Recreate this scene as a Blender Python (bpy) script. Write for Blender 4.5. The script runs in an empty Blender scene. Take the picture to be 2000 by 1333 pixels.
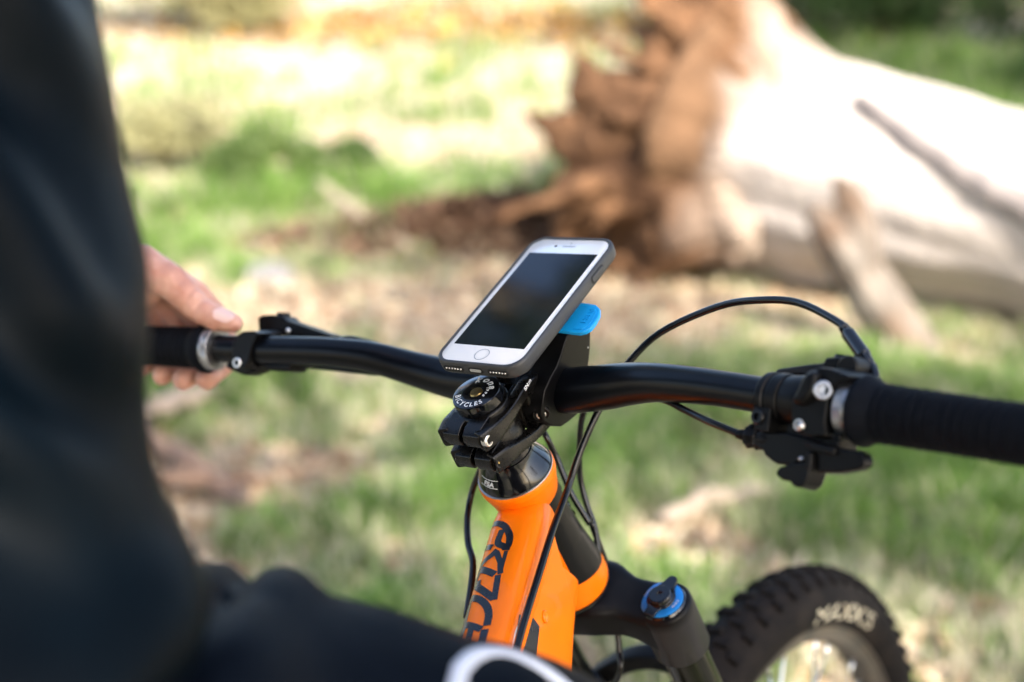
import bpy, bmesh, math, random
import numpy as np
from mathutils import Vector, Matrix

random.seed(7)
rng = np.random.default_rng(11)
SC = bpy.context.scene
COL = SC.collection
R_ = math.radians

# ------------------------------------------------------------------ camera, sky, sun, exposure
CAM_H = 1.27937
cam_d = bpy.data.cameras.new('camera')
cam = bpy.data.objects.new('camera', cam_d); COL.objects.link(cam)
cam.location = (0, 0, CAM_H)
cam.rotation_euler = (R_(90 - 16.5223), 0, 0)
cam_d.sensor_width = 36.0
cam_d.lens = 46.916
cam_d.clip_start = 0.02
cam_d.clip_end = 600
cam_d.dof.use_dof = True
cam_d.dof.focus_distance = 0.875
cam_d.dof.aperture_fstop = 2.8
SC.camera = cam

SUN_DIR = Vector((0.36, -0.76, 0.60)).normalized()      # towards the sun
w = bpy.data.worlds.new('World'); SC.world = w
w.use_nodes = True
nt = w.node_tree
bg = nt.nodes['Background']
sky = nt.nodes.new('ShaderNodeTexSky')
sky.sky_type = 'NISHITA'
sky.sun_disc = False
sky.sun_elevation = math.asin(SUN_DIR.z)
sky.sun_rotation = math.atan2(SUN_DIR.x, SUN_DIR.y)
sky.air_density = 0.85
sky.dust_density = 3.0
nt.links.new(sky.outputs[0], bg.inputs[0])
bg.inputs[1].default_value = 0.15
sun_d = bpy.data.lights.new('sun', 'SUN')
sun_d.energy = 3.3
sun_d.angle = R_(0.53)
sun_d.color = (1.0, 0.955, 0.88)
sun = bpy.data.objects.new('sun', sun_d); COL.objects.link(sun)
sun.rotation_euler = SUN_DIR.to_track_quat('Z', 'Y').to_euler()
sun.location = (3, -4, 8)
SC.view_settings.view_transform = 'Standard'
SC.view_settings.look = 'None'
SC.view_settings.exposure = 2.02
SC.view_settings.gamma = 1.0
SC.view_settings.use_curve_mapping = False

# ------------------------------------------------------------------ bicycle reference frames (millimetres in, metres out)
A = np.array([[0.798965, 0.488069, -0.351346], [-0.591503, 0.743218, -0.312652], [0.10853, 0.457621, 0.882499]])
T0 = np.array([-23.932, 838.108, 995.799])
FX = np.array([0.3123, 0.95, 0.0]); FL = np.array([0.9177, -0.3016, 0.2585]); FZ = np.array([-0.2456, 0.0807, 0.966])


def S(r, f, a):
    """steering frame: right, forward, up along the steering axis; origin on the stem cap"""
    return (A @ np.array([r, f, a], float) + T0) / 1000


FO = S(0, 0, -88)


def B(x, l, z):
    """frame of the bicycle: forward, right, up; origin at the top of the head tube"""
    return FO + (FX * x + FL * l + FZ * z) / 1000


SR, SF, SA = A[:, 0], A[:, 1], A[:, 2]

# ------------------------------------------------------------------ materials
MATS = {}


def mat(name, base, rough=0.5, metal=0.0, var=0.0, vscale=40.0, bump=0.0, bscale=200.0, coat=0.0, sheen=0.0, spec=0.5,
        base2=None, rvar=0.0, attr=None, trans=0.0, sss=0.0, coord='Object'):
    m = bpy.data.materials.new(name); m.use_nodes = True
    n = m.node_tree; p = n.nodes['Principled BSDF']
    p.inputs['Base Color'].default_value = (*base, 1)
    p.inputs['Roughness'].default_value = rough
    p.inputs['Metallic'].default_value = metal
    p.inputs['Specular IOR Level'].default_value = spec
    p.inputs['Coat Weight'].default_value = coat
    p.inputs['Coat Roughness'].default_value = 0.06
    p.inputs['Sheen Weight'].default_value = sheen
    p.inputs['Sheen Roughness'].default_value = 0.5
    if sss:
        p.inputs['Subsurface Weight'].default_value = sss
        p.inputs['Subsurface Radius'].default_value = (0.008, 0.003, 0.0015)
        p.inputs['Subsurface Scale'].default_value = 0.6
    tc = n.nodes.new('ShaderNodeTexCoord')
    if var or base2 or rvar:
        nz = n.nodes.new('ShaderNodeTexNoise'); nz.inputs['Scale'].default_value = vscale
        nz.inputs['Detail'].default_value = 5; nz.inputs['Roughness'].default_value = 0.6
        n.links.new(tc.outputs[coord], nz.inputs['Vector'])
        cr = n.nodes.new('ShaderNodeValToRGB')
        b2 = base2 or tuple(c * (1 + var) for c in base)
        b1 = base if base2 else tuple(c * (1 - var) for c in base)
        cr.color_ramp.elements[0].position = 0.35; cr.color_ramp.elements[1].position = 0.68
        cr.color_ramp.elements[0].color = (*b1, 1); cr.color_ramp.elements[1].color = (*b2, 1)
        n.links.new(nz.outputs['Fac'], cr.inputs['Fac'])
        n.links.new(cr.outputs['Color'], p.inputs['Base Color'])
        if rvar:
            mr = n.nodes.new('ShaderNodeMapRange')
            mr.inputs['To Min'].default_value = max(0.02, rough - rvar); mr.inputs['To Max'].default_value = min(1, rough + rvar)
            n.links.new(nz.outputs['Fac'], mr.inputs['Value']); n.links.new(mr.outputs[0], p.inputs['Roughness'])
    if attr:
        at = n.nodes.new('ShaderNodeAttribute'); at.attribute_name = attr
        n.links.new(at.outputs['Color'], p.inputs['Base Color'])
    if bump:
        bz = n.nodes.new('ShaderNodeTexNoise'); bz.inputs['Scale'].default_value = bscale; bz.inputs['Detail'].default_value = 4
        n.links.new(tc.outputs[coord], bz.inputs['Vector'])
        bp = n.nodes.new('ShaderNodeBump'); bp.inputs['Strength'].default_value = bump; bp.inputs['Distance'].default_value = 0.001
        n.links.new(bz.outputs['Fac'], bp.inputs['Height']); n.links.new(bp.outputs[0], p.inputs['Normal'])
    if trans:
        out = n.nodes['Material Output']
        tr = n.nodes.new('ShaderNodeBsdfTranslucent'); mx = n.nodes.new('ShaderNodeMixShader'); mx.inputs[0].default_value = trans
        if attr:
            n.links.new(at.outputs['Color'], tr.inputs['Color'])
        else:
            tr.inputs['Color'].default_value = (*base, 1)
        n.links.new(p.outputs[0], mx.inputs[1]); n.links.new(tr.outputs[0], mx.inputs[2]); n.links.new(mx.outputs[0], out.inputs['Surface'])
    MATS[name] = m
    return m


mat('orange_paint', (0.92, 0.18, 0.0012), 0.42, coat=0.35, spec=0.12, var=0.04, vscale=8, rvar=0.05)
mat('black_gloss', (0.003, 0.0035, 0.005), 0.14, coat=0.3, spec=0.4)
mat('decal_navy', (0.006, 0.009, 0.016), 0.28, base2=(0.011, 0.015, 0.024), vscale=60, rvar=0.1)
mat('satin_black', (0.0010, 0.0016, 0.003), 0.30, base2=(0.0018, 0.0024, 0.0042), vscale=120, bump=0.03, bscale=900, rvar=0.05, spec=0.22)
mat('stem_black', (0.0014, 0.0014, 0.0015), 0.28, base2=(0.0048, 0.004, 0.0034), vscale=140, bump=0.12, bscale=1400, rvar=0.1, spec=0.34)
mat('cast_black', (0.0014, 0.0016, 0.0022), 0.40, base2=(0.0035, 0.0034, 0.0036), vscale=90, bump=0.10, bscale=1200, rvar=0.08, spec=0.16)
mat('fork_black', (0.0018, 0.002, 0.0026), 0.40, base2=(0.004, 0.004, 0.0045), vscale=60, bump=0.05, bscale=900, spec=0.15)
mat('rubber_black', (0.0012, 0.002, 0.0042), 0.7, base2=(0.0024, 0.0034, 0.0062), vscale=200, bump=0.5, bscale=700, spec=0.12)
mat('cable_black', (0.003, 0.0035, 0.005), 0.25, spec=0.45)
mat('steel', (0.75, 0.74, 0.72), 0.42, 1.0, var=0.2, vscale=300, rvar=0.1)
mat('ring_silver', (0.42, 0.42, 0.43), 0.38, 1.0, var=0.15, vscale=300)
mat('brass', (0.6, 0.42, 0.16), 0.3, 1.0, var=0.2, vscale=500)
mat('white_print', (0.75, 0.76, 0.77), 0.5, var=0.1, vscale=300)
mat('stanchion', (0.02, 0.021, 0.016), 0.12, 0.6)
mat('tyre_rubber', (0.0055, 0.0052, 0.0055), 0.8, base2=(0.017, 0.0135, 0.0115), vscale=25, bump=0.3, bscale=300, spec=0.08)
mat('tyre_print', (0.48, 0.44, 0.33), 0.8, base2=(0.26, 0.22, 0.15), vscale=60)
mat('rim_dark', (0.03, 0.027, 0.024), 0.5, base2=(0.07, 0.055, 0.04), vscale=40)
mat('spoke_steel', (0.7, 0.7, 0.7), 0.3, 1.0)
mat('blue_anodised', (0.015, 0.25, 0.72), 0.3, 0.35, var=0.15, vscale=60)
mat('case_grey', (0.030, 0.031, 0.033), 0.5, base2=(0.038, 0.039, 0.041), vscale=300, bump=0.08, bscale=2500)
mat('phone_white', (0.84, 0.81, 0.76), 0.22, coat=0.6)
mat('glass_black', (0.0015, 0.002, 0.0035), 0.05, base2=(0.003, 0.0034, 0.0042), vscale=70, rvar=0.03, spec=0.55)
mat('grille_dark', (0.01, 0.01, 0.01), 0.7)
mat('tab_blue', (0.003, 0.30, 0.70), 0.42, var=0.05, vscale=80)
mat('jacket_cloth', (0.0004, 0.0019, 0.0036), 0.45, base2=(0.0006, 0.0027, 0.0048), vscale=30, bump=0.10, bscale=1500, spec=0.06)
mat('trouser_cloth', (0.0008, 0.0018, 0.0040), 0.5, base2=(0.0012, 0.0024, 0.0052), vscale=30, bump=0.15, bscale=1800, spec=0.05)
mat('seam_cloth', (0.003, 0.004, 0.006), 0.9)
mat('reflective_white', (0.55, 0.57, 0.63), 0.5)
mat('skin', (0.47, 0.215, 0.15), 0.45, base2=(0.62, 0.35, 0.26), vscale=45, bump=0.25, bscale=500, sss=0.25)
mat('nail', (0.72, 0.50, 0.44), 0.3, coat=0.2)
mat('hair_brown', (0.03, 0.018, 0.01), 0.6, bump=0.5, bscale=150)
mat('eye_white', (0.8, 0.78, 0.75), 0.2)
mat('shoe', (0.02, 0.02, 0.022), 0.6, var=0.2)
mat('bark_tree', (0.16, 0.12, 0.085), 0.9, base2=(0.30, 0.25, 0.19), vscale=6, bump=1.0, bscale=30)
mat('stone_grey', (0.17, 0.16, 0.165), 0.8, base2=(0.26, 0.24, 0.235), vscale=8, bump=0.6, bscale=60)
mat('stick_pale', (0.28, 0.215, 0.16), 0.85, base2=(0.38, 0.30, 0.23), vscale=9, bump=0.5, bscale=80)
mat('stick_brown', (0.12, 0.07, 0.045), 0.9, base2=(0.24, 0.15, 0.10), vscale=9, bump=0.5, bscale=80)
mat('blade', (0.2, 0.3, 0.08), 0.6, attr='col', trans=0.35, spec=0.25)
mat('leaf', (0.2, 0.3, 0.08), 0.55, attr='col', trans=0.3, spec=0.3)
mat('litter', (0.3, 0.2, 0.1), 0.8, attr='col', spec=0.2)

def worn_lit_edges(name, col, lo=0.545, hi=0.62):
    # dust, rubbed metal and bright rim highlights, all coloured into the exposed edges
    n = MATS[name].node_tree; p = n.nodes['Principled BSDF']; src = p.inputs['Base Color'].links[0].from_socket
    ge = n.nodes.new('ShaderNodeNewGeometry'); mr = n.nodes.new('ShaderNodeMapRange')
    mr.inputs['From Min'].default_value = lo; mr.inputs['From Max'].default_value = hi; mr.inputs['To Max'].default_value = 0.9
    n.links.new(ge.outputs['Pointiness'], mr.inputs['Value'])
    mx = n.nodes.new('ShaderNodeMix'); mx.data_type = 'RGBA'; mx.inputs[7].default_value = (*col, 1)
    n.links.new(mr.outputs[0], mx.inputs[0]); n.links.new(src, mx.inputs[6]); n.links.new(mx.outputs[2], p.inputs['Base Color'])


worn_lit_edges('stem_black', (0.045, 0.038, 0.032)); worn_lit_edges('cast_black', (0.020, 0.019, 0.019)); worn_lit_edges('fork_black', (0.025, 0.024, 0.025))

# ------------------------------------------------------------------ mesh helpers


def V(p):
    return np.asarray(p, float)


def unit(v):
    v = V(v); return v / (np.linalg.norm(v) + 1e-12)


class MB:
    """collects shapes in world space; build() links them as one mesh object"""

    def __init__(s):
        s.v = []; s.f = []; s.m = []; s.mi = 0

    def add(s, verts, faces):
        o = len(s.v)
        s.v.extend([tuple(map(float, p)) for p in verts])
        s.f.extend([tuple(i + o for i in f) for f in faces])
        s.m.extend([s.mi] * len(faces))
        return s

    def rings(s, rings, closed=True, caps=True):
        n = len(rings[0]); vs = [p for r in rings for p in r]; fs = []
        for k in range(len(rings) - 1):
            for i in range(n if closed else n - 1):
                j = (i + 1) % n
                fs.append((k * n + i, k * n + j, (k + 1) * n + j, (k + 1) * n + i))
        if caps and closed:
            fs.append(tuple(range(n - 1, -1, -1))); fs.append(tuple((len(rings) - 1) * n + i for i in range(n)))
        return s.add(vs, fs)

    def sweep(s, pts, rad, n=16, up=(0, 0, 1), caps=True, sec=None):
        """tube along pts; rad: number, list, or list of (rx, ry); sec: unit section polygon"""
        pts = [V(p) for p in pts]; N = len(pts)
        if sec is None:
            sec = [(math.cos(2 * math.pi * i / n), math.sin(2 * math.pi * i / n)) for i in range(n)]
        rr = []
        up = V(up); prev = None
        for k in range(N):
            t = unit(pts[min(k + 1, N - 1)] - pts[max(k - 1, 0)])
            if prev is None:
                x = np.cross(up, t)
                if np.linalg.norm(x) < 1e-4: x = np.cross((1, 0.2, 0.1), t)
            else:
                x = prev - t * (prev @ t)
            x = unit(x); prev = x; y = np.cross(t, x)
            r = rad if np.isscalar(rad) else rad[k]
            rx, ry = (r, r) if np.isscalar(r) else r
            rr.append([pts[k] + x * (a * rx) + y * (b * ry) for a, b in sec])
        return s.rings(rr, True, caps)

    def lathe(s, o, ax, prof, n=32, caps=True, ripple=0, rn=0):
        """prof: (height along ax, radius)"""
        o = V(o); ax = unit(ax)
        x = unit(np.cross(ax, (0.31, 0.2, 0.93) if abs(ax[2]) < 0.9 else (1, 0.1, 0))); y = np.cross(ax, x)
        rr = []
        for h, r in prof:
            rr.append([o + ax * h + (x * math.cos(2 * math.pi * i / n) + y * math.sin(2 * math.pi * i / n)) * (r * (1 + ripple * (1 if (i % 2) else -1))) for i in range(n)])
        return s.rings(rr, True, caps)

    def prism(s, poly, vec):
        """poly: 3-D points; extruded along vec"""
        vec = V(vec); n = len(poly)
        return s.rings([[V(p) for p in poly], [V(p) + vec for p in poly]])

    def ball(s, c, r, n=12, ax=None):
        c = V(c); r = (r, r, r) if np.isscalar(r) else r
        ax = ax or ((1, 0, 0), (0, 1, 0), (0, 0, 1)); ax = [V(a) for a in ax]
        rr = []
        for k in range(n // 2 + 1):
            th = math.pi * k / (n // 2); sr = max(math.sin(th), 0.02)
            rr.append([c + ax[0] * (r[0] * sr * math.cos(2 * math.pi * i / n)) + ax[1] * (r[1] * sr * math.sin(2 * math.pi * i / n)) - ax[2] * (r[2] * math.cos(th)) for i in range(n)])
        return s.rings(rr)

    def cone(s, p, r0, q, r1, n=14):
        s.sweep([p, q], [r0, r1], n); s.ball(p, r0, n); s.ball(q, r1, n); return s

    def chain(s, pts, rad, n=14):
        for k in range(len(pts) - 1): s.cone(pts[k], rad[k], pts[k + 1], rad[k + 1], n)
        return s

    def mesh(s, name):
        me = bpy.data.meshes.new(name); me.from_pydata(s.v, [], s.f); me.update()
        return me

    def build(s, name, m, parent=None, bevel=0.0, seg=2, smooth=True, sharp=38, sub=0, limit=32):
        me = s.mesh(name)
        ms = m if isinstance(m, (list, tuple)) else [m]
        for q in ms: me.materials.append(MATS[q] if isinstance(q, str) else q)
        me.polygons.foreach_set('material_index', s.m)
        bm = bmesh.new(); bm.from_mesh(me); bmesh.ops.remove_doubles(bm, verts=bm.verts, dist=1e-7)
        bmesh.ops.recalc_face_normals(bm, faces=bm.faces); bm.to_mesh(me); bm.free()
        return link(name, me, parent, bevel, seg, smooth, sharp, sub, limit)


def link(name, me, parent=None, bevel=0.0, seg=2, smooth=True, sharp=38, sub=0, limit=32):
    if smooth:
        me.polygons.foreach_set('use_smooth', [True] * len(me.polygons))
        if sharp and not bevel: me.set_sharp_from_angle(angle=R_(sharp))
    o = bpy.data.objects.new(name, me); COL.objects.link(o)
    if bevel:
        b = o.modifiers.new('bevel', 'BEVEL'); b.width = bevel; b.segments = seg; b.limit_method = 'ANGLE'; b.angle_limit = R_(limit)
        b.harden_normals = True
    if sub:
        q = o.modifiers.new('sub', 'SUBSURF'); q.levels = sub; q.render_levels = sub
    if parent is not None: attach(o, parent)
    return o


def attach(o, parent):
    o.parent = parent
    o.matrix_parent_inverse = world_of(parent).inverted()


def world_of(o):
    m = o.matrix_basis.copy()
    if o.parent is not None: m = world_of(o.parent) @ o.matrix_parent_inverse @ m
    return m


def tag(o, label=None, cat=None, group=None, kind=None):
    if label: o['label'] = label
    if cat: o['category'] = cat
    if group: o['group'] = group
    if kind: o['kind'] = kind
    return o


def empty(name, loc, label=None, cat=None, group=None):
    o = bpy.data.objects.new(name, None); COL.objects.link(o); o.location = tuple(loc); o.empty_display_size = 0.05
    return tag(o, label, cat, group)


def vnoise(P, scale, seed=0):
    """smooth 3-D value noise, about -1..1"""
    P = np.asarray(P, float) * scale + seed * 17.31
    i = np.floor(P).astype(np.int64); f = P - i; f = f * f * (3 - 2 * f)
    def h(a, b, c):
        n = (a * 374761393 + b * 668265263 + c * 2147483647 + seed * 144269) & 0xffffffff
        n = ((n ^ (n >> 13)) * 1274126177) & 0xffffffff
        return ((n ^ (n >> 16)) & 0xffff) / 32767.5 - 1
    x, y, z = i[..., 0], i[..., 1], i[..., 2]; u, v_, w_ = f[..., 0], f[..., 1], f[..., 2]
    r = 0
    for dx in (0, 1):
        for dy in (0, 1):
            for dz in (0, 1):
                r = r + h(x + dx, y + dy, z + dz) * (u if dx else 1 - u) * (v_ if dy else 1 - v_) * (w_ if dz else 1 - w_)
    return r


def fbm(P, scale, seed=0, oct=4):
    r = 0; a = 1
    for k in range(oct):
        r = r + a * vnoise(P, scale * 2 ** k, seed + k); a *= 0.5
    return r / 1.6


def remesh(mb, voxel, smooth_it=4, displace=None):
    """one continuous surface round the collected shapes"""
    me = mb.mesh('tmp'); o = bpy.data.objects.new('tmp', me); COL.objects.link(o)
    r = o.modifiers.new('r', 'REMESH'); r.mode = 'VOXEL'; r.voxel_size = voxel
    if smooth_it:
        q = o.modifiers.new('s', 'SMOOTH'); q.iterations = smooth_it; q.factor = 0.5
    dg = bpy.context.evaluated_depsgraph_get(); dg.update()
    out = bpy.data.meshes.new_from_object(o.evaluated_get(dg))
    bpy.data.objects.remove(o); bpy.data.meshes.remove(me)
    if displace:
        n = len(out.vertices); co = np.empty(n * 3); out.vertices.foreach_get('co', co); co = co.reshape(-1, 3)
        no = np.empty(n * 3); out.vertices.foreach_get('normal', no); no = no.reshape(-1, 3)
        co = displace(co, no)
        out.vertices.foreach_set('co', co.ravel()); out.update()
    out.materials.clear()
    return out


def verts_of(me):
    co = np.empty(len(me.vertices) * 3); me.vertices.foreach_get('co', co); return co.reshape(-1, 3)


def point_color(me, name, cols):
    a = me.color_attributes.new(name, 'FLOAT_COLOR', 'POINT')
    c = np.ones((len(me.vertices), 4), np.float32); c[:, :3] = cols
    a.data.foreach_set('color', c.ravel())


def tri_mesh(name, verts, tris):
    me = bpy.data.meshes.new(name)
    nv, nf = len(verts), len(tris)
    me.vertices.add(nv); me.vertices.foreach_set('co', np.asarray(verts, np.float32).ravel())
    me.loops.add(nf * 3); me.loops.foreach_set('vertex_index', np.asarray(tris, np.int32).ravel())
    me.polygons.add(nf); me.polygons.foreach_set('loop_start', np.arange(nf, dtype=np.int32) * 3)
    me.update(calc_edges=True)
    return me


def text_shapes(txt, size, align='CENTER', depth=0.0, bold=0.0, shear=0.0):
    """2-D letter meshes (one list of verts, faces per character run), metres"""
    c = bpy.data.curves.new('t', 'FONT'); c.body = txt; c.size = size; c.align_x = align; c.extrude = depth; c.offset = bold; c.shear = shear
    c.resolution_u = 3
    o = bpy.data.objects.new('t', c); COL.objects.link(o)
    dg = bpy.context.evaluated_depsgraph_get(); dg.update()
    me = bpy.data.meshes.new_from_object(o.evaluated_get(dg))
    vs = verts_of(me).copy(); fs = [tuple(p.vertices) for p in me.polygons]
    bpy.data.objects.remove(o); bpy.data.meshes.remove(me); bpy.data.curves.remove(c)
    return vs, fs


def smooth_path(pts, n=60):
    """Catmull-Rom through the points"""
    P = [V(p) for p in pts]; P = [2 * P[0] - P[1]] + P + [2 * P[-1] - P[-2]]
    out = []; segs = len(P) - 3; per = max(2, n // segs)
    for k in range(segs):
        a, b, c, d = P[k:k + 4]
        for i in range(per):
            t = i / per
            out.append(0.5 * ((2 * b) + (-a + c) * t + (2 * a - 5 * b + 4 * c - d) * t * t + (-a + 3 * b - 3 * c + d) * t ** 3))
    out.append(P[-2])
    return out


def rrect(hx, hy, r, k=4):
    out = []
    for cx, cy, a0 in ((hx - r, hy - r, 0), (-hx + r, hy - r, 90), (-hx + r, -hy + r, 180), (hx - r, -hy + r, 270)):
        for i in range(k + 1):
            a = R_(a0 + 90 * i / k); out.append((cx + r * math.cos(a), cy + r * math.sin(a)))
    return out


# ================================================================== THE GROUND
def ground_z(x, y):
    x = np.asarray(x, float); y = np.asarray(y, float)
    up = np.where(y > 5.5, 0.10 * (y - 5.5), 0.0)
    up = np.where(y > 26, 2.05 + 0.03 * (y - 26), up)
    P = np.stack([x, y, 0 * x], -1)
    near = np.clip((np.hypot(x, y) - 1.2) / 2, 0.15, 1)
    z = up + 0.035 * near * fbm(P, 0.9, 3, 3) + 0.012 * near * vnoise(P, 6, 5)
    z = z + 0.16 * np.exp(-(((x + 0.1) / 0.75) ** 2 + ((y - 5.75) / 0.30) ** 2))          # soil thrown up beside the root plate
    return z


BLOBS_GREEN = [(-1.34, 5.6, .5, .45, .9), (-0.86, 4.12, .35, .3, .9), (-1.1, 6.3, .6, .4, 1.1), (-.32, 2.73, .3, .25, .8), (-.1, 3.4, .5, .5, .5),
               (.84, 2.7, .6, .7, 1.0), (1.2, 3.3, .5, .5, .6), (3.2, 9.5, 2.6, 1.6, 1.0), (2.2, 7.6, 1.2, 1.0, .9), (.2, 3.0, .5, .5, .5), (-.8, 3.7, .5, .35, .7)]
BLOBS_TAN = [(-.68, 4.48, .48, .28, 1.0), (-.09, 4.75, .9, .42, 1.2), (.54, 4.45, .6, .32, 1.0), (-.3, 4.0, .5, .12, .6), (.75, 3.55, .4, .12, .5), (-.15, 2.6, .25, .1, .4), (-1.0, 5.78, .25, .2, .8), (-.6, 7.3, 1.0, .5, .6), (-.38, 3.02, .25, .12, .5), (-.9, 3.1, .4, .35, .6),
             (-.5, 3.22, .14, .12, .8), (.44, 2.72, .1, .12, .8), (.3, 5.3, .8, .4, .9), (-1.7, 11.2, 2.4, .8, .9), (.3, 3.65, .3, .1, .5), (.5, 2.95, .22, .07, .7)]
BLOBS_SOIL = [(-.1, 5.72, .75, .26, 1.2), (.44, 2.70, .09, .10, .8), (-.53, 3.22, .13, .10, .8), (-1.3, 11.3, 1.2, .35, .8), (.6, 11.2, .8, .3, .6)]


def blob(x, y, L):
    r = 0
    for cx, cy, sx, sy, a in L: r = r + a * np.exp(-(((x - cx) / sx) ** 2 + ((y - cy) / sy) ** 2))
    return r


def greenness(x, y):
    P = np.stack([x, y, 0 * x], -1)
    g = 0.33 + 0.40 * fbm(P, 0.9, 21, 3) + 0.52 * vnoise(P, 3.7, 22) + 0.34 * vnoise(P, 8.5, 23) + 0.55 * blob(x, y, BLOBS_GREEN) - 0.62 * blob(x, y, BLOBS_TAN)
    g = g - 0.13 * np.clip((y - 5.6) / 1.5, 0, 1) * np.clip((2.0 - x) / 1.0, 0, 1)
    return np.clip(g, 0, 1)


def grid_mesh(name, xs, ys):
    X, Y = np.meshgrid(xs, ys); Z = ground_z(X, Y)
    n, m = X.shape
    vs = np.stack([X, Y, Z], -1).reshape(-1, 3)
    idx = np.arange(n * m).reshape(n, m)
    a, b, c, d = idx[:-1, :-1].ravel(), idx[:-1, 1:].ravel(), idx[1:, 1:].ravel(), idx[1:, :-1].ravel()
    return tri_mesh(name, vs, np.concatenate([np.stack([a, b, c], 1), np.stack([a, c, d], 1)]))


def dense_axis(lo, a, b, hi, step, grow=1.18):
    out = list(np.arange(a, b, step)); s = step; x = b
    while x < hi: out.append(x); s *= grow; x += s
    out.append(hi); s = step; x = a; left = []
    while True:
        s *= grow; x -= s
        if x < lo: break
        left.append(x)
    return np.array([lo] + left[::-1] + out)


me = grid_mesh('ground', dense_axis(-180, -4.5, 5.5, 180, 0.045), dense_axis(-60, 0.5, 13.5, 260, 0.045))
co = verts_of(me)
g = greenness(co[:, 0], co[:, 1])
soil = np.clip(blob(co[:, 0], co[:, 1], BLOBS_SOIL), 0, 1)
n1 = 0.5 + 0.5 * fbm(co, 5, 31, 3)
straw = np.array([0.50, 0.42, 0.32])[None] * (0.75 + 0.5 * n1[:, None])
turf = np.array([0.16, 0.19, 0.065])[None] * (0.7 + 0.6 * n1[:, None])
dirt = np.array([0.095, 0.052, 0.030])[None] * (0.6 + 0.8 * n1[:, None])
k = np.clip((g - 0.25) / 0.5, 0, 1)[:, None]
cols = straw * (1 - k) + turf * k
cols = cols * (1 - soil[:, None]) + dirt * soil[:, None]
point_color(me, 'col', cols)
gm = mat('ground_soil', (0.3, 0.25, 0.15), 0.95, spec=0.1)
n = gm.node_tree; p = n.nodes['Principled BSDF']
at = n.nodes.new('ShaderNodeAttribute'); at.attribute_name = 'col'
tc = n.nodes.new('ShaderNodeTexCoord'); nz = n.nodes.new('ShaderNodeTexNoise'); nz.inputs['Scale'].default_value = 45; nz.inputs['Detail'].default_value = 6
n.links.new(tc.outputs['Object'], nz.inputs['Vector'])
mr = n.nodes.new('ShaderNodeMapRange'); mr.inputs['From Min'].default_value = .3; mr.inputs['From Max'].default_value = .7; mr.inputs['To Min'].default_value = 0.55; mr.inputs['To Max'].default_value = 1.35
n.links.new(nz.outputs['Fac'], mr.inputs['Value'])
mx = n.nodes.new('ShaderNodeMix'); mx.data_type = 'RGBA'; mx.blend_type = 'MULTIPLY'; mx.inputs[0].default_value = 1
n.links.new(at.outputs['Color'], mx.inputs[6]); n.links.new(mr.outputs[0], mx.inputs[7]); n.links.new(mx.outputs[2], p.inputs['Base Color'])
bp = n.nodes.new('ShaderNodeBump'); bp.inputs['Strength'].default_value = 0.7; bp.inputs['Distance'].default_value = 0.02
n.links.new(nz.outputs['Fac'], bp.inputs['Height']); n.links.new(bp.outputs[0], p.inputs['Normal'])
me.materials.append(gm)
tag(link('ground', me, sharp=0), kind='structure')


def blades(name, n, ylo, yhi, hmean, width, seed, dens=1.0, xpad=0.35, kind='stuff', green=((0.075, 0.17, 0.025), (0.26, 0.37, 0.09)), dry=((0.48, 0.44, 0.28), (0.62, 0.57, 0.42))):
    r = np.random.default_rng(seed)
    # more blades near the viewer, spread over the wedge of ground in view and a step to each side
    y = ylo + (yhi - ylo) * r.random(n) ** 1.35
    x = (r.random(n) * 2 - 1) * (0.44 * y + xpad) + 0.05 * y
    # gather into tufts
    P = np.stack([x, y, 0 * x], -1)
    x = x + 0.05 * vnoise(P, 9, 41); y = y + 0.05 * vnoise(P, 9, 42)
    gr = greenness(x, y)
    sl = np.clip(blob(x, y, BLOBS_SOIL), 0, 1)
    tuft = 0.5 + 0.5 * vnoise(np.stack([x, y, 0 * x], -1), 5.5, 43)
    keep = r.random(n) < np.clip(0.10 + 1.25 * gr * (0.45 + 0.8 * tuft), 0, 1) * (1 - sl) * dens
    x, y, gr, tuft = x[keep], y[keep], gr[keep], tuft[keep]; m = len(x)
    z = ground_z(x, y) - 0.004
    h = hmean * (0.35 + 1.0 * r.random(m)) * (0.5 + 0.9 * gr) * (0.6 + 0.7 * tuft)
    a = r.random(m) * 6.283; lean = h * (0.25 + 0.7 * r.random(m)); b = a + 1.57 + 0.5 * r.standard_normal(m)
    wd = width * (0.6 + 0.8 * r.random(m))
    base = np.stack([x, y, z], -1); side = np.stack([np.cos(b), np.sin(b), 0 * b], -1) * wd[:, None] * 0.5
    d = np.stack([np.cos(a), np.sin(a), 0 * a], -1)
    mid = base + d * (lean * 0.35)[:, None]; mid[:, 2] += h * 0.62
    tip = base + d * lean[:, None]; tip[:, 2] += h
    vs = np.stack([base - side, base + side, mid + side * 0.8, mid - side * 0.8, tip], 1).reshape(-1, 3)
    o = np.arange(m)[:, None] * 5
    tr = np.concatenate([o + [0, 1, 2], o + [0, 2, 3], o + [3, 2, 4]], 1).reshape(-1, 3)
    me = tri_mesh(name, vs, tr)
    t = np.clip(r.random(m) * 0.9 + 0.25 * vnoise(np.stack([x, y, 0 * x], -1), 2.3, 44), 0, 1)[:, None]
    cg = np.array(green[0]) * (1 - t) + np.array(green[1]) * t
    cd = np.array(dry[0]) * (1 - t) + np.array(dry[1]) * t
    isdry = (r.random(m) > (0.20 + 0.75 * gr))[:, None]
    c = np.where(isdry, cd, cg)
    point_color(me, 'col', np.repeat(c, 5, 0))
    me.materials.append(MATS['blade'])
    return tag(link(name, me, sharp=0), kind=kind, label='short green and straw coloured grass over the forest clearing', cat='grass')


blades('grass', 400000, 1.5, 7.0, 0.085, 0.0055, 1, xpad=1.1)
tag(blades('far_grass', 150000, 6.0, 24.0, 0.15, 0.012, 2, xpad=1.5), label='sunlit pale grass on the slope beyond the fallen log', cat='grass')


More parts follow.
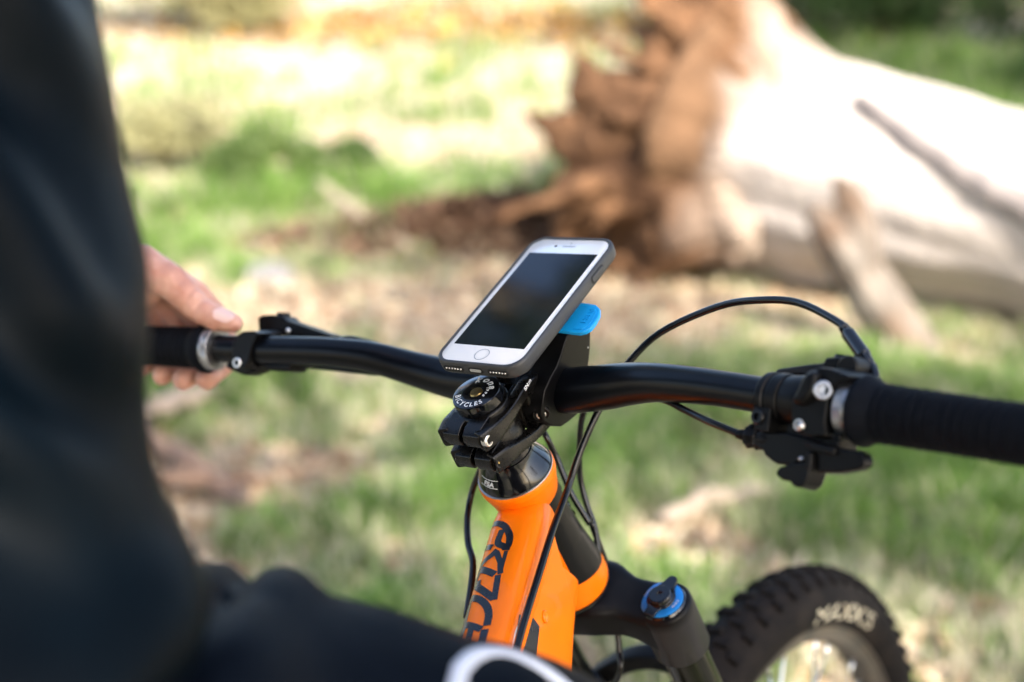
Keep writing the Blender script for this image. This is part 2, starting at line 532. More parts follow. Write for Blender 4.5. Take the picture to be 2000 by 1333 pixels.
def litter(name, n, ylo, yhi, size, seed, cols_, where, label):
    r = np.random.default_rng(seed)
    y = ylo + (yhi - ylo) * r.random(n) ** 1.2; x = (r.random(n) * 2 - 1) * (0.44 * y + .9)
    keep = r.random(n) < where(x, y); x, y = x[keep], y[keep]; m = len(x)
    z = ground_z(x, y) + 0.006 + 0.012 * r.random(m)
    a = r.random(m) * 6.283; L = size * (0.5 + r.random(m)); W = L * (0.18 + 0.3 * r.random(m))
    d = np.stack([np.cos(a), np.sin(a), 0.5 * r.standard_normal(m)], -1); s = np.stack([-np.sin(a), np.cos(a), 0.4 * r.standard_normal(m)], -1)
    c0 = np.stack([x, y, z], -1)
    vs = np.stack([c0 - d * L[:, None] / 2, c0 + s * W[:, None] / 2, c0 + d * L[:, None] / 2 + [0, 0, 0.006], c0 - s * W[:, None] / 2], 1).reshape(-1, 3)
    o = np.arange(m)[:, None] * 4
    me = tri_mesh(name, vs, np.concatenate([o + [0, 1, 2], o + [0, 2, 3]], 1).reshape(-1, 3))
    ci = np.array(cols_)[r.integers(0, len(cols_), m)] * (0.7 + 0.6 * r.random((m, 1)))
    point_color(me, 'col', np.repeat(ci, 4, 0)); me.materials.append(MATS['litter'])
    return tag(link(name, me, sharp=0), label=label, cat='leaf litter', kind='stuff')


litter('leaf_litter', 125000, 1.6, 9.0, 0.05, 5, [(.34, .22, .13), (.45, .34, .22), (.24, .14, .08), (.52, .42, .30)],
       lambda x, y: np.clip(0.12 + 0.9 * (0.5 - greenness(x, y)) + 0.5 * blob(x, y, BLOBS_SOIL), 0, 1), 'fallen brown leaves and bark scraps scattered between the grass')
litter('bark_debris', 60000, 5.2, 6.3, 0.10, 8, [(.05, .026, .016), (.09, .048, .03), (.13, .075, .045)],
       lambda x, y: np.clip(1.2 * np.exp(-(((x + .12) / .62) ** 2 + ((y - 5.68) / .20) ** 2)), 0, 1), 'dark brown bark and soil crumbs thrown up left of the roots')
litter('bracken_litter', 40000, 9.5, 13.5, 0.16, 6, [(.42, .23, .06), (.50, .32, .10), (.22, .12, .05), (.40, .29, .2)],
       lambda x, y: np.clip(1.1 * np.exp(-(((x + .6) / 1.9) ** 2 + ((y - 11.6) / .75) ** 2)), 0, 1) * 0.9, 'orange brown bracken and leaves heaped at the back of the clearing')


# ------------------------------------------------------------------ fallen log with its root plate
def wood_material(name, pale, dark, root):
    m = mat(name, pale, 0.85, spec=0.15)
    n = m.node_tree; p = n.nodes['Principled BSDF']
    at = n.nodes.new('ShaderNodeAttribute'); at.attribute_name = 'col'
    n.links.new(at.outputs['Color'], p.inputs['Base Color'])
    tc = n.nodes.new('ShaderNodeTexCoord'); nz = n.nodes.new('ShaderNodeTexNoise'); nz.inputs['Scale'].default_value = 24; nz.inputs['Detail'].default_value = 6
    n.links.new(tc.outputs['Object'], nz.inputs['Vector'])
    bp = n.nodes.new('ShaderNodeBump'); bp.inputs['Strength'].default_value = 0.6; bp.inputs['Distance'].default_value = 0.03
    n.links.new(nz.outputs['Fac'], bp.inputs['Height']); n.links.new(bp.outputs[0], p.inputs['Normal'])
    return m


wood_material('log_wood', (0.6, 0.5, 0.42), None, None)
LA = V((0.86, 5.42, 0.50)); LB = V((3.3, 3.45, 0.16)); LD = unit(LB - LA)
LU = unit(V((0, 0, 1)) - LD * LD[2]); LS = np.cross(LD, LU)           # LS points away from the camera or towards it; both are used

fallen_log = empty('fallen_log', (1.9, 4.55, 0.0), 'huge pale weathered fallen log with a torn orange brown root end', 'log')


def wood_color(co, axis_o, axis_d, pale, root, edge0, edge1, seed, streak=1.0):
    s = (co - axis_o) @ axis_d
    q = co - axis_o - s[:, None] * axis_d
    ang = np.arctan2(q @ LU, q @ LS)
    gr = fbm(np.stack([s * 0.5, ang * 2.2, 0 * s], -1), 3.0, seed, 4)
    k = np.clip((s + 0.16 * fbm(co, 5, seed + 3, 3) - edge0) / (edge1 - edge0), 0, 1)[:, None]
    base = np.array(pale) * (1 + 0.42 * gr[:, None] * streak - 0.20 * np.clip(fbm(co, 2.6, seed + 9, 3) - .15, 0, 1)[:, None])
    rt = np.array(root) * (1 + 0.55 * fbm(co, 9, seed + 7, 3)[:, None])
    return np.clip(base * k + rt * (1 - k), 0.01, 0.9)


mb = MB()
N = 46; rr = []
for k in range(N):
    t = k / (N - 1); c = LA + (LB - LA) * t
    rad = 0.455 - 0.30 * min(t, .5) - .10 * max(0, t - .5) + 0.14 * max(0, 1 - t * 9) ** 1.5
    ring = []
    for i in range(72):
        a = 2 * math.pi * i / 72
        gnarl = 1 + 0.05 * math.sin(3 * a + 2.2 * t) + 0.028 * math.sin(7 * a - 3 * t) + 0.02 * math.sin(13 * a + 5 * t)
        ring.append(c + (LS * math.cos(a) + LU * math.sin(a)) * rad * gnarl)
    rr.append(ring)
mb.rings(rr)
def log_disp(co, no):
    s = (co - LA) @ LD; q = co - LA - s[:, None] * LD; ang = np.arctan2(q @ LU, q @ LS)
    crack = fbm(np.stack([s * 1.2, ang * 6, 0 * s], -1), 2.5, 61, 3)
    return co + no * (0.012 * crack + 0.04 * fbm(co, 1.7, 62, 3))[:, None]
me = remesh(mb, 0.022, 2, log_disp)
co = verts_of(me)
point_color(me, 'col', wood_color(co, LA, LD, (0.50, 0.435, 0.385), (0.115, 0.064, 0.034), 0.14, 0.50, 71))
me.materials.append(MATS['log_wood']); link('trunk', me, fallen_log, sharp=0)

# torn roots: tapered, bent, each pulled into one gnarled mass
def L3(s, side, up):
    return LA + LD * s + LS * side + LU * up
SGN = 1 if (LS @ V((0, 0, 0)) - LS @ LA) > 0 else -1                     # makes +side face the viewer
mb = MB()
def root(pts, rads): mb.chain([L3(a, b * SGN, c) for a, b, c in smooth_path3(pts, 8)], list(np.interp(np.linspace(0, 1, 9), np.linspace(0, 1, len(rads)), rads)), 10)
def smooth_path3(pts, n):
    P = smooth_path(pts, 40); idx = np.linspace(0, len(P) - 1, n + 1).round().astype(int); return [P[i] for i in idx]
root([(0.25, .1, .25), (0.05, .1, .45), (-0.06, .05, .75), (-0.02, .0, 1.05)], [.20, .19, .13, .09])
root([(0.2, .15, .2), (0.02, .15, .42), (-0.15, .12, .55), (-0.22, .10, .62)], [.18, .15, .08, .02])
root([(0.2, .25, .1), (-0.05, .38, .14), (-0.28, .52, .18), (-0.40, .56, .36)], [.20, .18, .12, .02])
root([(0.2, .25, .0), (-0.05, .38, .0), (-0.36, .54, .02), (-0.54, .60, .08)], [.20, .17, .11, .02])
root([(0.1, .3, -.1), (-0.15, .45, -.12), (-0.34, .50, -.22), (-0.40, .46, -.42)], [.18, .16, .12, .06])
root([(0.2, .30, -.1), (0.0, .36, -.14), (-0.16, .34, -.28), (-0.22, .33, -.45)], [.20, .17, .11, .06])
root([(0.25, .32, -.2), (0.1, .40, -.26), (0.0, .40, -.38), (-0.05, .38, -.5)], [.18, .15, .11, .08])
root([(0.2, .0, -.1), (-0.1, .0, -.15), (-0.3, .0, -.3), (-0.45, .0, -.45)], [.2, .17, .1, .05])
root([(0.2, -.2, .1), (-0.05, -.3, .15), (-0.2, -.45, .2), (-0.25, -.6, .1)], [.2, .16, .1, .03])
root([(0.2, .2, .25), (0.06, .30, .36), (0.0, .36, .22), (-0.1, .40, .05)], [.14, .10, .08, .05])
root([(0.1, .38, .05), (0.12, .44, -.08), (0.05, .46, -.2), (0.1, .44, -.34)], [.10, .08, .07, .04])
root([(-.05, .05, .75), (-0.16, .05, .86), (-.2, .04, 1.0), (-.14, .03, 1.12)], [.09, .07, .05, .02])
root([(0.0, .3, .2), (-0.12, .34, .30), (-0.2, .33, .42), (-.22, .3, .5)], [.08, .06, .04, .015])
rr_ = np.random.default_rng(77)
for k_ in range(70):
    an = rr_.uniform(-2.2, 1.9); q0 = rr_.uniform(.12, .45); ln = rr_.uniform(.18, .5)
    c0, s0 = math.cos(an), math.sin(an)
    p0 = np.array([.06, q0 * c0 + .08, q0 * s0]); dr = np.array([-rr_.uniform(.3, 1.0), .55 * c0 + rr_.normal(0, .28), .55 * s0 + rr_.normal(0, .28)]); dr /= np.linalg.norm(dr)
    bend = rr_.normal(0, .10, 3)
    pts = [p0, p0 + dr * ln * .4 + bend * .4, p0 + dr * ln * .75 + bend * 1.2, p0 + dr * ln + bend * 2]
    mb.chain([L3(q[0], q[1] * SGN, q[2]) for q in pts], [rr_.uniform(.045, .085), .045, .026, .005], 8)
def root_disp(co, no):
    return co + no * (0.03 * fbm(co, 5, 81, 4) - 0.035 * (1 - np.abs(vnoise(co, 11, 83))) ** 3 + .012)[:, None]
me = remesh(mb, 0.015, 1, root_disp)
co = verts_of(me)
cl = wood_color(co, LA, LD, (0.46, 0.38, 0.31), (0.112, 0.058, 0.029), 0.12, 0.55, 91)
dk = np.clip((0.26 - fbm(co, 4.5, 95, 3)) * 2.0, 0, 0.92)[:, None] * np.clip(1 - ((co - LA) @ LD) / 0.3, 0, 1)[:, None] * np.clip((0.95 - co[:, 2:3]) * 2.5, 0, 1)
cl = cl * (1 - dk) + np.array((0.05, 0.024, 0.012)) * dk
point_color(me, 'col', cl); me.materials.append(MATS['log_wood']); link('root', me, fallen_log, sharp=0)

# limb lying along the far shoulder of the log
mb = MB()
mb.chain([L3(*q) for q in smooth_path3([(0.66, .25 * SGN, .33), (1.0, .345 * SGN, .20), (1.5, .35 * SGN, .07), (2.2, .32 * SGN, -.04)], 10)], list(np.linspace(.03, .085, 11)), 12)
me = remesh(mb, 0.012, 2, lambda co, no: co + no * (0.012 * fbm(co, 9, 101, 3))[:, None])
co = verts_of(me); point_color(me, 'col', np.array((.22, .19, .175)) * (1 + .3 * fbm(co, 12, 3, 3)[:, None])); me.materials.append(MATS['log_wood'])
link('limb', me, fallen_log, sharp=0)

# broken forked stub in front of the log
mb = MB()
stub_b = V((1.35, 4.17, -.06))
st = [stub_b, V((1.235, 4.20, .10)), V((1.145, 4.21, .23)), V((1.06, 4.22, .36))]
mb.chain(smooth_path3(st, 8), list(np.linspace(.100, .080, 9)), 12)
mb.chain(smooth_path3([V((1.10, 4.2, .30)), V((1.0, 4.24, .42)), V((.955, 4.26, .48))], 5), [.07, .065, .06, .045, .03, .008], 10)
mb.chain(smooth_path3([V((1.12, 4.2, .30)), V((1.10, 4.22, .46)), V((1.035, 4.24, .57))], 5), [.08, .075, .065, .055, .04, .012], 10)
mb.chain([stub_b, V((1.42, 4.12, -.12))], [.10, .09], 12)
def stub_disp(co, no):
    d = unit(st[-1] - st[0]); s = (co - st[0]) @ d
    q = co - st[0] - s[:, None] * d
    return co + no * (0.014 * fbm(np.concatenate([q * 3, s[:, None]], 1), 9, 111, 3))[:, None]
me = remesh(mb, 0.010, 2, stub_disp)
co = verts_of(me)
gr = fbm(co * np.array([1, 1, .4]), 14, 113, 4)[:, None]
cl = np.array((.17, .145, .12)) * (1 + .6 * gr)
dk = np.clip(1.1 * fbm(co, 6, 115, 3)[:, None] + .12, 0, .85)
cl = cl * (1 - dk) + np.array((.10, .055, .03)) * dk
point_color(me, 'col', np.clip(cl, .02, .9)); me.materials.append(MATS['log_wood'])
tag(link('dead_branch', me, sharp=0), 'broken forked dead branch leaning in front of the fallen log', 'branch')


def stick(name, pts, rads, m, label):
    mb = MB(); P = smooth_path(pts, 16)
    P = [q + 0.006 * rng.standard_normal(3) for q in P]
    mb.sweep(P, list(np.interp(np.linspace(0, 1, len(P)), np.linspace(0, 1, len(rads)), rads)), 9)
    return tag(mb.build(name, m, sharp=0), label, 'stick')


stick('stick', [(-.90, 6.2, .20), (-.68, 5.85, .13), (-.42, 5.45, .05)], [.030, .026, .03], 'stick_pale', 'pale cut stick lying on the soil left of the roots')
stick('stick', [(.33, 2.79, .03), (.48, 2.88, .045), (.66, 2.95, .03)], [.018, .022, .012], 'stick_pale', 'pale stick in the grass above the front tyre')
stick('stick', [(-1.06, 3.42, .04), (-.93, 3.58, .05), (-.8, 3.72, .03)], [.028, .03, .018], 'stick_pale', 'thick pale stick in the grass left of the bicycle')
stick('stick', [(-1.02, 3.35, .03), (-.8, 3.1, .045), (-.58, 2.82, .03)], [.02, .028, .016], 'stick_brown', 'long brown stick in front of the seated rider')
stick('stick', [(-.98, 3.06, .03), (-.82, 2.98, .05), (-.62, 3.02, .03)], [.016, .022, .012], 'stick_brown', 'short brown stick crossing the long brown stick')
mb = MB(); mb.ball((-.95, 5.15, .02), (.10, .07, .06), 16)
me = remesh(mb, .012, 2, lambda co, no: co + no * (.02 * fbm(co, 12, 121, 3))[:, None]); me.materials.append(MATS['stone_grey'])
tag(link('rock', me, sharp=30), 'low grey rock in the green grass above the handlebar', 'rock')


m = MB(); rt = np.random.default_rng(55)
for k_ in range(90):
    y = rt.uniform(2.0, 5.4); x = rt.uniform(-.42, .42) * y + .05; an = rt.uniform(0, 3.14); ln = rt.uniform(.05, .22); z = float(ground_z(x, y)) + .012
    d = V((math.cos(an), math.sin(an), rt.uniform(-.15, .15))) * ln / 2; c = V((x, y, z))
    m.sweep([c - d, c + V(rt.normal(0, .008, 3)), c + d], [rt.uniform(.003, .008), rt.uniform(.004, .009), .003], 6)
tag(m.build('twigs', 'stick_pale', None, sharp=0), 'small dry twigs strewn through the grass', 'twigs', kind='stuff')


# ------------------------------------------------------------------ shrubs, trees
def leaf_cloud(name, centers, radii, n, size, c0, c1, parent, seed, flat=1.0):
    r = np.random.default_rng(seed)
    centers = np.array(centers); radii = np.array(radii)
    k = r.choice(len(centers), n, p=radii ** 2 / (radii ** 2).sum())
    d = r.standard_normal((n, 3)); d /= np.linalg.norm(d, axis=1)[:, None]
    p = centers[k] + d * (radii[k] * (0.35 + 0.7 * r.random(n) ** .6))[:, None] * np.array([1, 1, flat])
    u = r.standard_normal((n, 3)); u /= np.linalg.norm(u, axis=1)[:, None]
    v_ = np.cross(u, r.standard_normal((n, 3))); v_ /= np.linalg.norm(v_, axis=1)[:, None]
    L = size * (.6 + .8 * r.random(n))[:, None]; W = L * .34
    vs = np.stack([p - u * L / 2, p + v_ * W / 2, p + u * L / 2, p - v_ * W / 2], 1).reshape(-1, 3)
    o = np.arange(n)[:, None] * 4
    me = tri_mesh(name, vs, np.concatenate([o + [0, 1, 2], o + [0, 2, 3]], 1).reshape(-1, 3))
    t = np.clip(r.random(n) * .6 + .4 * r.random(len(centers))[k], 0, 1)[:, None]
    point_color(me, 'col', np.repeat(np.array(c0) * (1 - t) + np.array(c1) * t, 4, 0)); me.materials.append(MATS['leaf'])
    return link(name, me, parent, sharp=0)


def shrub(x, y, h, wd, label, seed, n=5000, c0=(.035, .07, .018), c1=(.13, .18, .05), leaf=.05, group=None):
    r = np.random.default_rng(seed); z = float(ground_z(x, y))
    e = empty('shrub', (x, y, z), label, 'shrub', group)
    cs = [(x + wd * r.uniform(-.6, .6), y + wd * .6 * r.uniform(-.6, .6), z + h * r.uniform(.3, .8)) for _ in range(9)]
    leaf_cloud('foliage', cs, [h * r.uniform(.25, .42) for _ in cs], n, leaf, c0, c1, e, seed, .8)
    m = MB()
    for c in cs: m.sweep([(x + r.uniform(-.05, .05), y, z - .03), ((x + c[0]) / 2, (y + c[1]) / 2, z + h * .3), c], [.012, .009, .004], 6)
    m.build('stem', 'bark_tree', e, sharp=0)
    return e


shrub(-1.10, 6.55, .34, .55, 'low dark green shrub behind the hand on the grip', 201, 3600, leaf=.06)
shrub(-1.85, 6.9, .42, .5, 'yellow green shrub half hidden behind the black sleeve', 202, 2200, c0=(.20, .20, .09), c1=(.40, .37, .19), leaf=.06)
shrub(-2.6, 11.2, 1.2, 1.0, 'pale dry bush at the top left by the rider', 203, 5000, c0=(.20, .20, .08), c1=(.42, .38, .20), leaf=.10)
shrub(1.9, 10.9, .9, .8, 'small dark green bush behind the upright root', 204, 5000, leaf=.10)
shrub(2.75, 10.4, 1.1, .8, 'dark green bush left of the tree trunk', 205, 6000, c0=(.02, .05, .014), c1=(.08, .13, .04), leaf=.11)
shrub(4.1, 10.3, 1.2, .9, 'dark green bush right of the tree trunk', 206, 6000, c0=(.02, .05, .014), c1=(.09, .14, .04), leaf=.11)
shrub(3.9, 8.6, .7, .7, 'round green bush above the right end of the log', 207, 5000, c0=(.03, .07, .018), c1=(.12, .19, .05), leaf=.09)


def tree(x, y, h, r0, crown, label, seed, n, leaf=.16, lean=(0, 0), group='gum trees round the clearing', c0=(.025, .05, .018), c1=(.09, .13, .05), extra=()):
    r = np.random.default_rng(seed); z = float(ground_z(x, y))
    e = empty('tree', (x, y, z), label, 'tree', group)
    m = MB()
    P = [V((x + lean[0] * t + .1 * math.sin(4 * t + seed), y + lean[1] * t + .1 * math.cos(3 * t + seed), z - .1 + h * .8 * t)) for t in np.linspace(0, 1, 10)]
    m.sweep(P, [r0 * (1.35 if k == 0 else 1 - .075 * k) for k in range(10)], 14)
    tips = []
    for k in range(9):
        b = P[4 + k % 5]; a = r.uniform(0, 6.28); ln = crown * r.uniform(.6, 1.1)
        q = b + V((math.cos(a) * ln, math.sin(a) * ln, h * r.uniform(.10, .28)))
        m.sweep(smooth_path([b, (b + q) / 2 + V((0, 0, .2)), q], 8), list(np.linspace(r0 * .35, r0 * .08, 9)), 8); tips.append(q)
    m.build('trunk', 'bark_tree', e, sharp=0)
    cs = [tuple(q + V(r.uniform(-.5, .5, 3)) * crown * .5) for q in tips for _ in range(3)] + [tuple(P[-1] + V((0, 0, h * .1)))]
    cr_ = [crown * r.uniform(.22, .42) for _ in cs]
    for ex in extra: cs.append(ex[:3]); cr_.append(ex[3])
    leaf_cloud('crown', cs, cr_, n, leaf, c0, c1, e, seed + 1, .8)
    return e


tree(3.32, 11.4, 8.0, .17, 1.6, 'dark tree trunk rising at the top right between two bushes', 301, 9000, lean=(.2, .4))
tree(6.2, 4.6, 8.5, .22, 2.0, 'gum tree to the right of the log that shades the bushes', 302, 11000, lean=(.3, -.4))
tree(-3.6, 8.2, 10.5, .24, 2.1, 'tall gum tree to the left that mirrors in the phone', 303, 26000, leaf=.13, lean=(-.3, .3), extra=[(-3.15, 8.2, 8.65, .30), (-3.2, 8.2, 8.5, .24), (-3.5, 8.05, 8.5, .22), (-3.95, 7.8, 8.1, .34), (-3.85, 7.84, 8.4, .3), (-4.1, 7.7, 7.7, .3), (-3.7, 8, 8.2, .16), (-2.85, 8.3, 8.6, .25)])
tree(-8.5, 12.0, 12.0, .28, 2.6, 'broad gum tree farther left beyond the clearing', 304, 10000)
tree(1.0, 17.5, 13.0, .3, 2.8, 'broad gum tree straight ahead beyond the slope', 305, 10000)
tree(8.5, 14.0, 12.0, .28, 2.6, 'broad gum tree at the far right of the slope', 306, 9000)
tree(3.2, -4.0, 5.9, .20, 2.1, 'leafy gum tree behind the viewer that shades the bicycle', 307, 5600, leaf=.20, lean=(-1.3, .8))
tree(.5, -4.4, 6.0, .20, 2.0, 'leafy gum tree behind the viewer that shades the rider', 309, 8200, leaf=.20, lean=(.0, .6))
tree(-3.6, -2.4, 8.0, .22, 2.2, 'gum tree behind the rider', 308, 12000, leaf=.18)

# ================================================================== THE BICYCLE
mm = 0.001
bike = empty('mountain_bike', B(-400, 0, -900), 'orange and black mountain bike leaning left with a phone mount on its stem', 'bicycle')
bike.location.z = 0.0

# ---- head tube: one turned shell, orange with a black panel (paint mask held in a point attribute)
prof = [(-74.6, 27.4), (-76, 28.2), (-80, 28.0), (-86, 26.2), (-92, 24.6), (-98, 23.6), (-108, 23.2), (-125, 23.4), (-145, 25.0), (-160, 27.2), (-172, 29.0), (-182, 29.8), (-190, 29.8), (-192.5, 29.0)]
pr_a = np.array([q[0] for q in prof]); pr_r = np.array([q[1] for q in prof])
mb = MB(); rr = []
NA = 120; ah = np.linspace(-74.6, -192.5, 110)
for a in ah:
    r = float(np.interp(a, pr_a[::-1], pr_r[::-1]))
    rr.append([S(r * math.cos(2 * math.pi * i / NA), r * math.sin(2 * math.pi * i / NA), a) for i in range(NA)])
mb.rings(rr)
head = mb.build('head_tube', 'orange_paint', bike, sharp=50)
me = head.data; co = verts_of(me); q = (co * 1000 - T0) @ A
ang = np.degrees(np.arctan2(q[:, 1], q[:, 0]))                          # 0 = right, 90 = forward, -90 = rear
top_edge = -93 - 10 * np.clip(np.cos(np.radians(ang - 40)), -1, 1) * 0 - 0.06 * np.abs(ang - 60)
low_edge = -171 + 0.13 * (np.clip(ang, -40, 220) - 60) * 0 - 6 + 0.22 * np.abs(np.clip(ang, -60, 200) - 60) * 0 + np.where(ang < 30, -0.10 * (ang - 30), 0)
mask = np.minimum(np.minimum(top_edge - q[:, 2], q[:, 2] - low_edge) / 6, np.minimum(ang + 36, 156 - ang) / 12)
point_color(me, 'paint', np.repeat(np.clip(0.5 + mask[:, None] * 0.5, 0, 1), 3, 1))
hm = bpy.data.materials['orange_paint'].copy(); hm.name = 'head_paint'; n = hm.node_tree; p = n.nodes['Principled BSDF']
at = n.nodes.new('ShaderNodeAttribute'); at.attribute_name = 'paint'
gt = n.nodes.new('ShaderNodeMath'); gt.operation = 'GREATER_THAN'; gt.inputs[1].default_value = 0.5
n.links.new(at.outputs['Fac'], gt.inputs[0])
mx = n.nodes.new('ShaderNodeMix'); mx.data_type = 'RGBA'
src = p.inputs['Base Color'].links[0].from_socket; p.inputs['Coat Weight'].default_value = 0.15
n.links.new(gt.outputs[0], mx.inputs[0]); n.links.new(src, mx.inputs[6]); mx.inputs[7].default_value = (0.003, 0.0034, 0.0036, 1)
n.links.new(mx.outputs[2], p.inputs['Base Color'])
me.materials.clear(); me.materials.append(hm)

# ---- raised letters of the badge on the front of the head tube
def on_head(x, y, ang0, a0, lift):
    r = float(np.interp(a0 + y, pr_a[::-1], pr_r[::-1])) + lift
    th = R_(ang0) + x / r
    return S(r * math.cos(th), r * math.sin(th), a0 + y)
vs, fs = text_shapes('KONA', 16 * mm, depth=1.2 * mm, bold=.25 * mm)
m = MB(); m.add([on_head(v[1] * 1000 - 5, -v[0] * 1000, 78, -118, v[2] * 1000 + 1.0) for v in vs], fs)
m.build('badge_lettering', 'black_gloss', head, smooth=False)

# ---- top tube
TS = R_(21)
TD = -(math.cos(TS) * FX) - math.sin(TS) * FZ; TN = math.cos(TS) * FZ - math.sin(TS) * FX
TO = S(0, 0, -105) + FL * 1.5 * mm
TT_W, TT_H, TT_E = 20.6, 19.0, 3.0
def tt_scale(u):
    return (TT_W * (1 - 0.00035 * max(u, 0)), TT_H * (1 - 0.0006 * max(u, 0)))
def super_sec(w_, h_, e, n=48):
    out = []
    for i in range(n):
        t = 2 * math.pi * i / n; c, s_ = math.cos(t), math.sin(t)
        out.append((math.copysign(abs(c) ** (2 / e), c) * w_, math.copysign(abs(s_) ** (2 / e), s_) * h_))
    return out
mb = MB(); rr = []
for u in list(np.linspace(2, 60, 14)) + list(np.linspace(75, 545, 16)):
    w_, h_ = tt_scale(u)
    if u < 36: k_ = 0.80 + 0.20 * min(1, max(0, (u - 2) / 32)) ** .8; w_, h_ = w_ * k_, h_ * k_
    rr.append([TO + (TD * u + FL * x + TN * y) * mm for x, y in super_sec(w_, h_, TT_E)])
mb.rings(rr)
top_tube = mb.build('top_tube', 'orange_paint', bike, sharp=50)

def tt_surf(u, v, lift=0.35):
    w_, h_ = tt_scale(u); q = min(0.97, abs(v) / w_)
    return TO + (TD * u + FL * v + TN * (h_ * (1 - q ** TT_E) ** (1 / TT_E) + lift)) * mm
LET = {'P1': ([(37.4, -16.1), (40.1, -9.4), (45.0, -3.4), (52.2, 0.9), (59.4, 2.6), (67.4, 1.9)], 4.9),
       'P2': ([(47.1, -5.4), (58.8, -6.0), (63.5, -.5), (66, 1.5)], 4.9),
       'R1': ([(58.9, -17.3), (62.4, -9.5)], 4.7),
       'R2': ([(66.0, -4.6), (70.6, -8.6), (74.5, -14.1), (80.1, -17.2)], 4.7),
       'R4': ([(68, 2.2), (88.5, 2.2)], 2.8), 'R5': ([(67.5, -5.0), (78, 0.2), (88.5, 2.6)], 4.0),
       'O1': ([(80.4, -14.4), (88.5, -1.3)], 5.2), 'O2': ([(81.7, -14.6), (88.1, -16.2), (96.0, -14.8)], 3.4),
       'O3': ([(91.0, -13.5), (96.3, -12.4), (101.5, -7.0), (110.0, 3.0)], 5.2), 'O4': ([(89.4, 1.2), (111.0, 3.4)], 4.3),
       'C1': ([(104.1, -16.8), (108.9, -7.7), (115.3, -1.1), (123.1, 2.5), (132.2, 3.3)], 5.2),
       'C2': ([(108.6, -15.9), (127.0, -14.6)], 4.0),
       'E1': ([(140.2, -15.0), (127.8, -13.9), (134.9, 0.2)], 4.9), 'E2': ([(130.4, -7.4), (148, -7.0)], 4.7), 'E3': ([(135.2, 2.7), (160.0, 3.4)], 5.2),
       'S1': ([(163, -16), (170, -8), (180, 0), (196, 2.5)], 5.2), 'S2': ([(168, -15), (196, -14)], 4.0), 'S3': ([(206, -16), (213, -8), (223, 0), (239, 2.5)], 5.2), 'S4': ([(211, -15), (239, -14)], 4.0)}
m = MB()
for pts, wd in LET.values():
    P = [V((a, b, 0)) for a, b in pts]
    Q = smooth_path(P, 24) if len(P) > 3 else sum([[P[i] + (P[i + 1] - P[i]) * t for t in np.linspace(0, 1, 10)][(1 if i else 0):] for i in range(len(P) - 1)], [])
    rr = []
    for i in range(len(Q)):
        t = unit(Q[min(i + 1, len(Q) - 1)] - Q[max(i - 1, 0)]); nx = V((-t[1], t[0], 0))
        rr.append([tt_surf(*(Q[i] + nx * wd * 0.5 * s_)[:2]) for s_ in np.linspace(-1, 1, 7)])
    m.rings(rr, closed=False, caps=False)
m.build('lettering', 'decal_navy', top_tube, sharp=0)
m = MB()                                                                # clear protective strip, worn pale along the right shoulder
m.rings([[tt_surf(u, 19.4 + 0.4 * math.sin(u * .13) + s_, .2) for s_ in (-.16, .16)] for u in np.linspace(100, 200, 30)], closed=False, caps=False)
m.build('scuff_line', 'white_print', top_tube, sharp=0)

# ---- down tube with gusset
DO_, D1 = B(-6, 0, -66), B(-448, 0, -560)
DD = unit(D1 - DO_); DNn = unit(np.cross(FL, DD))
if DNn[2] < 0: DNn = -DNn
def dt_sec(t):
    hw = np.interp(t, [0, .1, .3, 1], [20.0, 20.0, 23, 27]); up = np.interp(t, [0, .10, .22, .4, 1], [40, 40, 34, 27, 26]); dn = np.interp(t, [0, .05, .1, .3, 1], [36, 24, 17, 22, 27])
    out = []
    for i in range(48):
        th = 2 * math.pi * i / 48; c, s_ = math.cos(th), math.sin(th)
        out.append((math.copysign(abs(c) ** .55, c) * hw, math.copysign(abs(s_) ** .72, s_) * (up if s_ > 0 else dn)))
    return out
mb = MB()
mb.rings([[DO_ + (D1 - DO_) * t + (FL * x + DNn * y) * mm for x, y in dt_sec(t)] for t in [0, .03, .06, .1, .15, .2, .26, .33, .42, .55, .7, .85, 1]])
down = mb.build('down_tube', 'orange_paint', bike, sharp=50)
def dt_side(t, y):
    hw = np.interp(t, [0, .1, .3, 1], [20.0, 20.0, 23, 27]); up = np.interp(t, [0, .10, .22, .4, 1], [40, 40, 34, 27, 26]); dn = np.interp(t, [0, .05, .1, .3, 1], [36, 24, 17, 22, 27])
    e = abs(y) / (up if y > 0 else dn); e = min(e, .98)
    x = hw * (1 - e ** (2 / .72)) ** (.55 / 2)
    return DO_ + (D1 - DO_) * t + (FL * (x + .4) + DNn * y) * mm
WB = [(-14, -20), (-60, -38), (-150, -74), (-262, -118), (-232, -268), (-110, -152), (-12, -92)]
m = MB(); m.rings([[B(x, l_, z) for x, z in WB] for l_ in (-20.5, 20.5)])
web = m.build('gusset', 'orange_paint', bike, bevel=.003, seg=3, limit=50)
m = MB()                                                                # dark decal block on its right face
m.prism([B(x, 20.45, z) for x, z in [(-106, -49), (-88, -59.5), (-81, -70), (-140, -112), (-172, -84)]], FL * .35 * mm)
m.build('decal', 'decal_navy', web, smooth=False)
m = MB(); gp = B(-69, 20.4, -69)
m.lathe(gp, FL, [(0, 4.4 * mm), (1.2 * mm, 4.2 * mm), (1.9 * mm, 3.4 * mm), (1.2 * mm, 2.2 * mm), (.6 * mm, .5 * mm)], 20)
m.build('cable_port', 'orange_paint', web)

